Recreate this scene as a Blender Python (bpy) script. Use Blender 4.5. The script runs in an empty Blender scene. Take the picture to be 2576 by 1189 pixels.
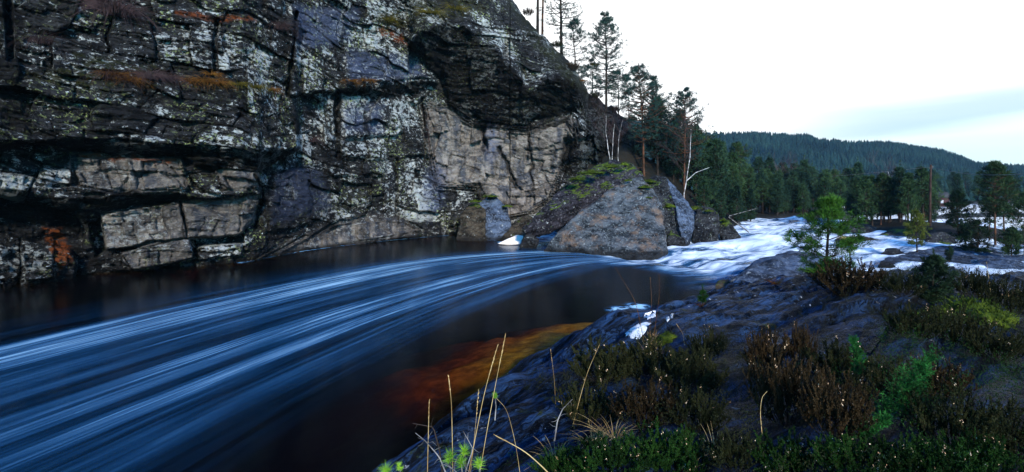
import bpy, bmesh, math, random
import numpy as np
from mathutils import Vector, Matrix
R = math.radians
scene = bpy.context.scene
col = scene.collection

# ------------------------------------------------------------------ camera
# u, v below are picture-plane units on a 2576 x 1189 frame
F, CX, HY, CAM_H = 1431.0, 1288.0, 490.0, 3.4
cam = bpy.data.cameras.new('camera')
cam_o = bpy.data.objects.new('camera', cam); col.objects.link(cam_o)
cam.sensor_width = 36.0
cam.lens = 36.0 * F / 2576.0
cam.shift_y = -(594.5 - HY) / 2576.0
cam.clip_start, cam.clip_end = 0.1, 5000
cam_o.location = (0, 0, CAM_H); cam_o.rotation_euler = (R(90), 0, 0)
scene.camera = cam_o

# ------------------------------------------------------------------ light
SUN_EL, SUN_AZ = R(19), R(167)        # azimuth clockwise from +Y: behind the camera, to the right
scene.view_settings.view_transform = 'Standard'
scene.view_settings.look = 'None'
scene.view_settings.exposure = 0.75
scene.view_settings.gamma = 1.0
world = bpy.data.worlds.new("World"); scene.world = world
world.use_nodes = True


class NT:
    """tiny helper for node trees"""
    def __init__(s, tree): s.t = tree; s.n = tree.nodes; s.l = tree.links; s.n.clear()
    def add(s, typ, **kw):
        n = s.n.new(typ)
        for k, v in kw.items(): setattr(n, k, v)
        return n
    def link(s, a, b): s.l.new(a, b)
    def val(s, sock, v):
        if isinstance(v, bpy.types.NodeSocket): s.link(v, sock)
        elif v is not None: sock.default_value = v
    def math(s, op, a, b=None, c=None, clamp=False):
        n = s.add('ShaderNodeMath', operation=op, use_clamp=clamp)
        s.val(n.inputs[0], a)
        if b is not None: s.val(n.inputs[1], b)
        if c is not None: s.val(n.inputs[2], c)
        return n.outputs[0]
    def step(s, x, a, b, lo=0.0, hi=1.0):
        n = s.add('ShaderNodeMapRange', interpolation_type='SMOOTHSTEP')
        s.val(n.inputs[0], x); n.inputs[1].default_value = a; n.inputs[2].default_value = b
        n.inputs[3].default_value = lo; n.inputs[4].default_value = hi
        return n.outputs[0]
    def mix(s, f, a, b, blend='MIX'):
        n = s.add('ShaderNodeMix', data_type='RGBA', blend_type=blend)
        s.val(n.inputs[0], f)
        for k, v in ((6, a), (7, b)):
            if isinstance(v, tuple) and len(v) == 3: v = v + (1,)
            s.val(n.inputs[k], v)
        return n.outputs[2]
    def mapping(s, vec, scale=(1, 1, 1), rot=(0, 0, 0), loc=(0, 0, 0)):
        n = s.add('ShaderNodeMapping'); s.link(vec, n.inputs[0])
        n.inputs[1].default_value = loc; n.inputs[2].default_value = rot; n.inputs[3].default_value = scale
        return n.outputs[0]
    def noise(s, vec, scale, detail=6, rough=.55, dist=0.0):
        n = s.add('ShaderNodeTexNoise'); s.link(vec, n.inputs['Vector'])
        n.inputs['Scale'].default_value = scale; n.inputs['Detail'].default_value = detail
        n.inputs['Roughness'].default_value = rough; n.inputs['Distortion'].default_value = dist
        return n.outputs['Fac']
    def attr(s, name):
        return s.add('ShaderNodeAttribute', attribute_name=name)
    def sep(s, vec):
        n = s.add('ShaderNodeSeparateXYZ'); s.link(vec, n.inputs[0]); return n.outputs
    def comb(s, x, y, z):
        n = s.add('ShaderNodeCombineXYZ'); s.val(n.inputs[0], x); s.val(n.inputs[1], y); s.val(n.inputs[2], z); return n.outputs[0]


w = NT(world.node_tree)
sky = w.add('ShaderNodeTexSky', sky_type='NISHITA', sun_disc=False, sun_elevation=SUN_EL, sun_rotation=SUN_AZ)
sky.air_density = 1.0; sky.dust_density = 0.3; sky.ozone_density = 1.5
tc = w.add('ShaderNodeTexCoord')
dx, dy, dz = w.sep(tc.outputs['Generated'])
# a bright veil of cloud low over the horizon, open blue sky higher up
wob = w.noise(w.mapping(tc.outputs['Generated'], (1.2, 1.2, 4)), 1.6, 5, .55)
zz = w.math('ADD', dz, w.math('MULTIPLY', w.math('SUBTRACT', wob, .5), .16))
veil = w.math('MULTIPLY', w.step(zz, .50, .345), w.step(dy, -.25, .2))      # the cloud lies ahead; behind the camera it is clear
# grey-teal streaks of cloud near the horizon on the right
az = w.math('DIVIDE', dx, w.math('MAXIMUM', w.math('ABSOLUTE', dy), .05))
band_n = w.noise(w.mapping(tc.outputs['Generated'], (1.3, 1.3, 14)), 2.2, 4, .5)
zb = w.math('ADD', dz, w.math('MULTIPLY', w.math('SUBTRACT', band_n, .5), .05))
zb2 = w.math('SUBTRACT', zb, w.math('MULTIPLY', w.math('SUBTRACT', az, .6), .06))
b1 = w.math('MULTIPLY', w.step(zb2, .072, .10), w.step(zb2, .165, .108))
b1 = w.math('MULTIPLY', b1, w.step(az, .22, .66))
low = w.math('MULTIPLY', w.step(zb, .17, .05), w.step(az, .35, .75))
ccol = w.mix(w.math('MULTIPLY', low, .75), (10.0, 10.2, 10.3), (4.0, 6.2, 6.6))
ccol = w.mix(w.math('MULTIPLY', b1, .55), ccol, (1.6, 3.2, 3.8))
blue = w.mix(1.0, sky.outputs[0], (.20, 1.08, 2.05), 'MULTIPLY')
fin = w.mix(veil, blue, ccol)
bg = w.add('ShaderNodeBackground'); w.link(fin, bg.inputs[0]); bg.inputs[1].default_value = 0.1
out = w.add('ShaderNodeOutputWorld'); w.link(bg.outputs[0], out.inputs[0])

sun = bpy.data.lights.new('sun', 'SUN'); sun.energy = 3.3; sun.angle = R(6); sun.color = (1, .91, .80)
sun_o = bpy.data.objects.new('sun', sun); col.objects.link(sun_o)
sd = Vector((math.sin(SUN_AZ) * math.cos(SUN_EL), math.cos(SUN_AZ) * math.cos(SUN_EL), math.sin(SUN_EL)))
sun_o.rotation_euler = sd.to_track_quat('Z', 'Y').to_euler(); sun_o.location = sd * 60


# ------------------------------------------------------------------ helpers
def P(u, v, d): return np.array([(u - CX) / F * d, d, CAM_H - (v - HY) / F * d])
def G(u, v, z=0.0):
    d = (CAM_H - z) * F / (v - HY); return P(u, v, d)

def hash_(ix, iy, iz, seed):
    h = (ix.astype(np.int64) * 374761393 + iy.astype(np.int64) * 668265263 + iz.astype(np.int64) * 2147483647 + seed * 1274126177) & 0xffffffff
    h = ((h ^ (h >> 13)) * 1274126177) & 0xffffffff
    h = ((h ^ (h >> 16)) * 2246822519) & 0xffffffff
    h = h ^ (h >> 15)
    return (h & 0xffffff) / float(0x1000000)

def vnoise(p, seed=0):
    p = np.asarray(p, float); i = np.floor(p).astype(np.int64); f = p - i; f = f * f * (3 - 2 * f)
    r = 0
    for a in (0, 1):
        for b in (0, 1):
            for c in (0, 1):
                wgt = (f[:, 0] if a else 1 - f[:, 0]) * (f[:, 1] if b else 1 - f[:, 1]) * (f[:, 2] if c else 1 - f[:, 2])
                r = r + wgt * hash_(i[:, 0] + a, i[:, 1] + b, i[:, 2] + c, seed)
    return r - .5

def fbm(p, octv=4, seed=0, gain=.5):
    p = np.asarray(p, float); r = 0; a = 1.0
    for k in range(octv):
        r = r + a * vnoise(p, seed + k * 17); p = p * 2.03 + 11.3; a *= gain
    return r

def smooth(x, a, b):
    t = np.clip((x - a) / (b - a), 0, 1); return t * t * (3 - 2 * t)

def in_poly(px, py, poly, soft):
    """soft mask of a polygon: 1 inside, falling to 0 across `soft`"""
    px = np.asarray(px, float); py = np.asarray(py, float)
    return smooth(-sdist(px, py, poly), -soft / 2, soft / 2)

def sdist(px, py, poly):
    """signed distance to polygon, negative inside"""
    px = np.asarray(px, float); py = np.asarray(py, float)
    n = len(poly); best = np.full(px.shape, 1e18); inside = np.zeros(px.shape, bool)
    for i in range(n):
        x0, y0 = poly[i]; x1, y1 = poly[(i + 1) % n]
        ex, ey = x1 - x0, y1 - y0
        t = np.clip(((px - x0) * ex + (py - y0) * ey) / (ex * ex + ey * ey + 1e-12), 0, 1)
        best = np.minimum(best, (px - x0 - t * ex) ** 2 + (py - y0 - t * ey) ** 2)
        if abs(ey) > 1e-12:
            c = ((y0 <= py) & (y1 > py)) | ((y1 <= py) & (y0 > py))
            inside ^= c & (px < x0 + (py - y0) / ey * ex)
    d = np.sqrt(best); return np.where(inside, -d, d)

def seg_mask(px, py, pts, wid):
    """soft mask round a polyline"""
    best = np.full(np.shape(px), 1e18)
    for (x0, y0), (x1, y1) in zip(pts[:-1], pts[1:]):
        ex, ey = x1 - x0, y1 - y0
        t = np.clip(((px - x0) * ex + (py - y0) * ey) / (ex * ex + ey * ey + 1e-12), 0, 1)
        best = np.minimum(best, (px - x0 - t * ex) ** 2 + (py - y0 - t * ey) ** 2)
    return smooth(np.sqrt(best), wid, wid * .35)

def make_mesh(name, verts, faces, mat=None, smooth_sh=False):
    me = bpy.data.meshes.new(name)
    verts = np.asarray(verts, np.float32)
    if isinstance(faces, np.ndarray): faces = [faces]
    faces = [np.asarray(f, np.int32) for f in faces if len(f)]
    nl = sum(f.size for f in faces); nf = sum(len(f) for f in faces)
    me.vertices.add(len(verts)); me.vertices.foreach_set('co', verts.ravel())
    me.loops.add(nl); me.polygons.add(nf)
    me.loops.foreach_set('vertex_index', np.concatenate([f.ravel() for f in faces]))
    tot = np.concatenate([np.full(len(f), f.shape[1], np.int32) for f in faces])
    me.polygons.foreach_set('loop_start', np.concatenate([[0], np.cumsum(tot)[:-1]]).astype(np.int32))
    if smooth_sh: me.polygons.foreach_set('use_smooth', np.ones(nf, bool))
    me.update(calc_edges=True); me.validate()
    if mat: me.materials.append(mat)
    return me

def link(name, me, parent=None, loc=(0, 0, 0)):
    o = bpy.data.objects.new(name, me); col.objects.link(o); o.location = loc
    if parent: o.parent = parent
    return o

def tag(o, label=None, cat=None, group=None, kind=None):
    if label: o['label'] = label
    if cat: o['category'] = cat
    if group: o['group'] = group
    if kind: o['kind'] = kind
    return o

def empty(name, loc=(0, 0, 0)):
    o = bpy.data.objects.new(name, None); col.objects.link(o); o.location = loc; o.empty_display_size = .2
    return o

def add_attr(me, name, vals):
    a = me.attributes.new(name, 'FLOAT', 'POINT'); a.data.foreach_set('value', np.asarray(vals, np.float32))

def grid_faces(nr, nc):
    i = np.arange(nr - 1)[:, None] * nc + np.arange(nc - 1)[None, :]
    return np.stack([i, i + 1, i + nc + 1, i + nc], -1).reshape(-1, 4)

class Geo:
    """collects blades (triangles) and tubes (quads)"""
    def __init__(s): s.v = []; s.t = []; s.q = []; s.n = 0
    def tri(s, V):                       # V: (N,3,3)
        V = np.asarray(V, float); N = len(V)
        s.v.append(V.reshape(-1, 3)); s.t.append(np.arange(N * 3).reshape(-1, 3) + s.n); s.n += N * 3
    def blades(s, base, dirn, length, width, rng):
        base = np.asarray(base, float); N = len(base)
        dirn = np.asarray(dirn, float); dirn = dirn / (np.linalg.norm(dirn, axis=1, keepdims=True) + 1e-9)
        rv = rng.normal(size=(N, 3)); side = np.cross(dirn, rv)
        side /= np.linalg.norm(side, axis=1, keepdims=True) + 1e-9
        length = np.broadcast_to(length, (N,))[:, None]; width = np.broadcast_to(width, (N,))[:, None]
        s.tri(np.stack([base - side * width / 2, base + side * width / 2, base + dirn * length], 1))
    def leaves(s, base, dirn, length, width, rng):
        """four-cornered leaf: widest in the middle"""
        base = np.asarray(base, float); N = len(base)
        dirn = np.asarray(dirn, float); dirn = dirn / (np.linalg.norm(dirn, axis=1, keepdims=True) + 1e-9)
        rv = rng.normal(size=(N, 3)); side = np.cross(dirn, rv)
        side /= np.linalg.norm(side, axis=1, keepdims=True) + 1e-9
        length = np.broadcast_to(length, (N,))[:, None]; width = np.broadcast_to(width, (N,))[:, None]
        V = np.stack([base, base + dirn * length * .5 - side * width / 2, base + dirn * length, base + dirn * length * .5 + side * width / 2], 1)
        s.v.append(V.reshape(-1, 3)); s.q.append(np.arange(N * 4).reshape(-1, 4) + s.n); s.n += N * 4
    def tube(s, pts, rad, k=5):
        pts = np.asarray(pts, float); n = len(pts); rad = np.broadcast_to(rad, (n,))
        tan = np.gradient(pts, axis=0); tan /= np.linalg.norm(tan, axis=1, keepdims=True) + 1e-9
        ref = np.array([1., 0, 0]) if abs(tan[0][0]) < .8 else np.array([0, 1., 0])
        a = np.cross(tan, ref); a /= np.linalg.norm(a, axis=1, keepdims=True) + 1e-9; b = np.cross(tan, a)
        th = np.arange(k) / k * 2 * math.pi
        V = pts[:, None, :] + rad[:, None, None] * (np.cos(th)[None, :, None] * a[:, None, :] + np.sin(th)[None, :, None] * b[:, None, :])
        s.v.append(V.reshape(-1, 3))
        i = np.arange(n - 1)[:, None] * k + np.arange(k)[None, :]; j = np.arange(n - 1)[:, None] * k + (np.arange(k)[None, :] + 1) % k
        s.q.append(np.stack([i, j, j + k, i + k], -1).reshape(-1, 4) + s.n); s.n += n * k
    def mesh(s, name, mat, sm=False):
        return make_mesh(name, np.concatenate(s.v), [np.concatenate(x) for x in (s.t, s.q) if x], mat, sm)

def material(name):
    m = bpy.data.materials.new(name); m.use_nodes = True
    return m, NT(m.node_tree)

def finish(nt, color, rough=.8, bump=None, bstr=.5, bdist=.05, spec=.3, extra=None):
    b = nt.add('ShaderNodeBsdfPrincipled')
    if isinstance(color, tuple): b.inputs['Base Color'].default_value = color + (1,)
    else: nt.link(color, b.inputs['Base Color'])
    nt.val(b.inputs['Roughness'], rough); b.inputs['Specular IOR Level'].default_value = spec
    if bump is not None:
        bn = nt.add('ShaderNodeBump'); bn.inputs['Strength'].default_value = bstr; bn.inputs['Distance'].default_value = bdist
        nt.link(bump, bn.inputs['Height']); nt.link(bn.outputs[0], b.inputs['Normal'])
    o = nt.add('ShaderNodeOutputMaterial'); nt.link(b.outputs[0], o.inputs[0])
    return b

def leafy(name, c1, c2, scale=3.0, rough=.6, trans=0.0):
    m, t = material(name)
    g = t.add('ShaderNodeNewGeometry'); oi = t.add('ShaderNodeObjectInfo')
    n = t.noise(g.outputs['Position'], scale, 3)
    f = t.math('ADD', t.step(n, .35, .65), t.math('MULTIPLY', t.math('SUBTRACT', oi.outputs['Random'], .5), .5), clamp=True)
    c = t.mix(f, c1, c2)
    b = finish(t, c, rough, spec=.06)
    return m

# ------------------------------------------------------------------ rock materials
def cliff_material():
    m, t = material('cliff_rock')
    g = t.add('ShaderNodeNewGeometry'); pos = g.outputs['Position']
    A = {k: t.attr(k).outputs['Fac'] for k in ('tan', 'dark', 'rust', 'lichen', 'moss', 'blue')}
    strat = t.mapping(pos, (1, 1, 4.5), (0, R(-3), 0))
    n_str = t.noise(strat, 1.3, 9, .62, .3)
    n_fine = t.noise(strat, 6, 8, .7)
    n_med = t.noise(pos, .55, 5, .6)
    base = t.mix(t.step(n_str, .34, .68), (.002, .0025, .003), (.038, .038, .040))
    base = t.mix(t.step(n_fine, .45, .72, 0, .5), base, (.10, .10, .10))
    # pale crust lichen, patchy
    lz = t.mapping(pos, (1, 1, 1.5))
    n_l = t.noise(lz, 3.2, 11, .72, .2)
    big = t.step(t.noise(pos, .33, 4, .6), .36, .6)
    dens = t.math('MULTIPLY', A['lichen'], t.math('MULTIPLY_ADD', big, .8, .25))
    thr = t.math('SUBTRACT', n_l, t.math('MULTIPLY_ADD', dens, -.14, .62))
    base = t.mix(t.step(thr, 0, .07, 0, .9), base, (.50, .53, .52))
    n_y = t.noise(pos, 5.5, 8, .7)
    ymask = t.math('MULTIPLY', t.step(t.math('SUBTRACT', n_y, .55), 0, .06), t.math('MULTIPLY', t.step(t.noise(pos, .4, 3), .47, .6), A['lichen']))
    base = t.mix(t.math('MULTIPLY', ymask, .85), base, (.36, .43, .16))
    # white blotches
    n_w = t.noise(lz, 4.4, 5, .62, .1)
    wm = t.math('MULTIPLY', t.step(n_w, .645, .675), t.math('MULTIPLY', A['lichen'], t.step(t.noise(pos, .9, 3), .42, .58)))
    base = t.mix(wm, base, (.75, .8, .85))
    # clean tan rock with pale veins and blue-grey seepage streaks
    tanc = t.mix(t.step(t.noise(t.mapping(pos, (1, 1, 1.5)), .9, 9, .68), .36, .66), (.075, .068, .064), (.32, .285, .25))
    vst = t.mapping(pos, (1.1, 1.1, .12))
    seep = t.step(t.noise(vst, 1.0, 6, .6), .50, .60)
    tanc = t.mix(t.math('MULTIPLY', seep, .8), tanc, (.045, .055, .075))
    vein = t.step(t.math('ABSOLUTE', t.math('SUBTRACT', t.noise(t.mapping(pos, (.5, .5, 2.2)), .8, 4, .5, .4), .5)), .012, .0)
    tanc = t.mix(t.math('MULTIPLY', vein, .5), tanc, (.42, .38, .33))
    tanc = t.mix(t.step(thr, .03, .09, 0, .55), tanc, (.3, .31, .3))
    base = t.mix(A['tan'], base, tanc)
    base = t.mix(t.math('MULTIPLY', A['blue'], t.step(n_str, .3, .6, .3, .9)), base, (.085, .11, .19))
    # black water stains running down
    st = t.step(t.noise(t.mapping(pos, (.9, .9, .10)), .9, 6, .6), .56, .66)
    st = t.math('MULTIPLY', st, t.math('SUBTRACT', 1.0, A['tan']))
    st = t.math('MULTIPLY', st, .85)
    base = t.mix(st, base, (.004, .0045, .006))
    base = t.mix(t.math('MULTIPLY', A['dark'], .93), base, (.004, .0035, .0033))  # dark rock, cracks and wet foot, plus painted shade under overhangs
    rn = t.step(t.noise(lz, 4, 7, .7), .42, .56)
    base = t.mix(t.math('MULTIPLY', A['rust'], rn), base, (.17, .048, .016))
    mn = t.step(t.noise(lz, 3, 8, .7), .44, .58)
    base = t.mix(t.math('MULTIPLY', A['moss'], mn), base, (.028, .030, .010))
    h = t.math('ADD', t.math('MULTIPLY', n_fine, .6), t.math('ADD', t.noise(pos, 14, 6, .7), t.math('MULTIPLY', n_l, .5)))
    finish(t, base, .85, h, 1.0, .12, .04)
    return m

def boulder_material(name, c1, c2, lich, moss_amt=.0, tint=None):
    m, t = material(name)
    g = t.add('ShaderNodeNewGeometry'); pos = g.outputs['Position']
    n1 = t.noise(t.mapping(pos, (1, 1, 2.2), (0, R(25), 0)), 1.2, 9, .65)
    n2 = t.noise(pos, 7, 9, .72)
    c = t.mix(t.step(n1, .38, .62), c1, c2)
    ck = t.noise(t.mapping(pos, (1, 1, 1.8), (0, R(25), 0)), .55, 5, .6, .4)
    crk = t.step(t.math('ABSOLUTE', t.math('SUBTRACT', ck, .5)), .012, .0)
    c = t.mix(t.math('MULTIPLY', crk, .85), c, (.004, .004, .005))
    c = t.mix(t.step(n2, .52, .68, 0, .85), c, lich)
    c = t.mix(t.step(t.noise(pos, 4.2, 5, .65), .64, .69, 0, .8), c, (.42, .46, .46))
    if tint: c = t.mix(t.step(t.noise(t.mapping(pos, (1, 1, 1), (0, R(-30), 0)), .8, 7, .7), .5, .68, 0, .8), c, tint)
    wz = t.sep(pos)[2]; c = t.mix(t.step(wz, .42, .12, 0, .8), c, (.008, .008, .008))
    if moss_amt:
        nz = t.sep(g.outputs['Normal'])[2]
        mm = t.math('MULTIPLY', t.step(nz, .55, .8), t.step(t.noise(pos, .8, 6, .65), .62 - moss_amt * .2, .7 - moss_amt * .2))
        c = t.mix(mm, c, (.075, .115, .012))
    finish(t, c, .8, t.math('ADD', n2, t.math('ADD', t.math('MULTIPLY', t.noise(pos, 22, 5, .7), .5), n1)), 1.0, .10, .10)
    return m

MAT_CLIFF = cliff_material()
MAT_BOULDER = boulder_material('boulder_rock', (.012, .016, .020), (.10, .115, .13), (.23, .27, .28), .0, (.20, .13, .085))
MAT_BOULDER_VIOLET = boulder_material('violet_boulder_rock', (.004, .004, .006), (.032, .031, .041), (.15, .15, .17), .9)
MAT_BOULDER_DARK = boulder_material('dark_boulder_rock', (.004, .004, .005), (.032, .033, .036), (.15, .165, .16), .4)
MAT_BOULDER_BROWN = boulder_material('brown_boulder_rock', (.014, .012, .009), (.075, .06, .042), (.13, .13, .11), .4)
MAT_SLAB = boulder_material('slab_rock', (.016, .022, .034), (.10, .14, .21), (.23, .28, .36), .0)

# ------------------------------------------------------------------ cliff
AX = np.array([-500, 0, 330, 610, 850, 1090, 1150, 1450, 1620, 1700.])
AD = np.array([17, 21.3, 25, 28.6, 37.5, 46.3, 48, 50.5, 58, 62.])
def cl_base(u): return np.interp(u, AX, AD)
VTOP = ([-500, 0, 700, 900, 1100, 1230, 1290, 1312, 1345, 1390, 1430, 1480, 1510, 1545, 1580, 1605, 1617, 1624, 1640],
        [-420, -420, -420, -400, -260, -60, 0, 34, 74, 112, 158, 228, 254, 276, 302, 328, 365, 440, 600])
def cl_top(u):
    u = np.asarray(u, float); n = np.stack([u / 14, 0 * u, 0 * u], 1)
    return np.interp(u, *VTOP) - fbm(n, 4, 33, .6) * 11 * smooth(u, 1270, 1320) * smooth(u, 1640, 1600)
_uu = np.linspace(-500, 1700, 900); _xx = (_uu - CX) / F * cl_base(_uu)
_aa = np.concatenate([[0], np.cumsum(np.hypot(np.diff(_xx), np.diff(cl_base(_uu))))])
def arc(u): return np.interp(u, _uu, _aa)

def curve(pts): 
    a = np.array(pts, float); return a[:, 0], a[:, 1]
LEDGES = [  # lip, foot of the underside, overhang in metres, decay above lip (px), u range
    ([(-300, 360), (0, 355), (48, 350), (130, 350), (222, 348), (315, 348), (370, 353), (463, 363), (600, 372), (690, 375), (745, 372), (760, 372)],
     [(-300, 395), (0, 384), (11, 381), (74, 358), (122, 364), (155, 381), (204, 384), (315, 388), (455, 402), (496, 420), (537, 431), (578, 418), (652, 433), (692, 410), (745, 381), (760, 378)], 2.3, 260, (-600, 755)),
    ([(-300, 470), (0, 470), (60, 480), (111, 487), (155, 496), (207, 496), (274, 496), (282, 487), (415, 485), (470, 489), (520, 500), (578, 496), (630, 488), (665, 483)],
     [(-300, 540), (0, 544), (26, 551), (74, 559), (111, 566), (167, 566), (218, 563), (237, 544), (252, 538), (296, 529), (370, 516), (444, 512), (455, 507), (518, 509), (592, 499), (665, 486)], 1.7, 150, (-600, 660)),
    ([(715, 237), (850, 225), (944, 215), (1103, 201)], [(715, 245), (850, 234), (918, 241), (936, 250), (1047, 239), (1103, 210)], 1.5, 110, (722, 1104)),
    ([(860, 345), (940, 341), (1018, 333)], [(860, 351), (940, 350), (1018, 338)], .8, 70, (860, 1020)),
    ([(850, 390), (960, 392), (1092, 386)], [(850, 402), (960, 408), (1092, 396)], .8, 45, (850, 1095)),
    ([(1030, 112), (1062, 72), (1129, 56), (1177, 70), (1199, 100), (1251, 130), (1273, 158), (1306, 189), (1318, 228), (1343, 222), (1380, 195), (1432, 195), (1462, 222), (1493, 237)],
     [(1030, 120), (1060, 150), (1110, 205), (1129, 267), (1188, 307), (1221, 318), (1321, 326), (1343, 302), (1439, 288), (1493, 242)], 4.6, 70, (1030, 1494)),
    ([(1390, 412), (1440, 398), (1500, 372), (1560, 350)], [(1390, 420), (1440, 410), (1500, 384), (1560, 356)], 1.0, 60, (1385, 1565)),
    ([(1290, 372), (1360, 368), (1420, 352)], [(1290, 380), (1360, 378), (1420, 360)], .5, 50, (1288, 1420)),
    ([(1085, 478), (1160, 468), (1240, 446)], [(1085, 485), (1160, 476), (1240, 451)], .55, 50, (1085, 1245)),
    ([(820, 440), (900, 436), (960, 440)], [(820, 447), (900, 447), (960, 446)], .5, 40, (815, 965)),
    ([(835, 507), (900, 510), (995, 502)], [(835, 513), (900, 516), (995, 507)], .4, 50, (830, 1000)),
    ([(660, 576), (720, 572), (780, 560)], [(660, 590), (720, 584), (780, 568)], .7, 70, (655, 790)),
]
BLOCKS = [  # outline, metres towards the viewer
    ([(255, 540), (370, 516), (452, 513), (468, 598), (370, 611), (267, 629)], .75),
    ([(460, 511), (518, 507), (659, 485), (633, 555), (607, 585), (592, 594), (468, 598)], .65),
    ([(300, 633), (474, 600), (485, 622), (485, 650), (426, 670), (333, 681), (307, 659)], 1.05),
    ([(496, 622), (611, 616), (607, 644), (500, 655)], .55),
    ([(474, 602), (607, 590), (613, 615), (496, 620)], -1.0),
    ([(225, 560), (252, 542), (266, 628), (238, 645)], -.8),
    ([(59, 655), (130, 655), (140, 698), (62, 712)], .5),
    ([(537, 431), (578, 416), (655, 434), (650, 470), (580, 480), (540, 460)], .45),
    ([(320, 402), (455, 402), (470, 484), (330, 485)], .35),
    ([(200, 390), (325, 390), (333, 430), (300, 480), (170, 485)], .15),
    ([(612, 590), (670, 585), (668, 625), (615, 632)], .4),
    ([(870, 115), (1045, 140), (1090, 195), (870, 215)], .5),
    ([(1066, 265), (1120, 262), (1130, 330), (1072, 350)], .6),
    ([(1190, 312), (1216, 316), (1222, 372), (1200, 372)], -.7),
    ([(1415, 352), (1495, 340), (1500, 430), (1440, 450), (1410, 420)], -1.3),
    ([(1130, 575), (1165, 560), (1170, 610), (1110, 610)], -1.0),
]
CRACKS = [([(742, 30), (741, 80), (736, 148), (724, 240)], 7, 1.2), ([(848, 237), (846, 320), (852, 400)], 10, 1.0),
          ([(1064, 248), (1070, 350)], 4, .9), ([(1215, 320), (1222, 375)], 5, .9), ([(545, 50), (540, 170)], 9, .7),
          ([(996, 400), (1000, 560)], 4, .5), ([(20, 0), (30, 150)], 14, 1.0), ([(1255, 370), (1300, 470)], 5, .7), ([(1330, 300), (1340, 480)], 3, .5),
          ([(640, 440), (662, 500), (640, 575)], 5, .6), ([(452, 505), (468, 600)], 2.5, .35), ([(1270, 130), (1262, 180)], 6, .6)]
rngL = np.random.default_rng(7)
BND = np.cumsum(rngL.uniform(.35, 1.9, 60)) - 8
BND2 = np.cumsum(rngL.uniform(.12, .55, 260)) - 12

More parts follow.
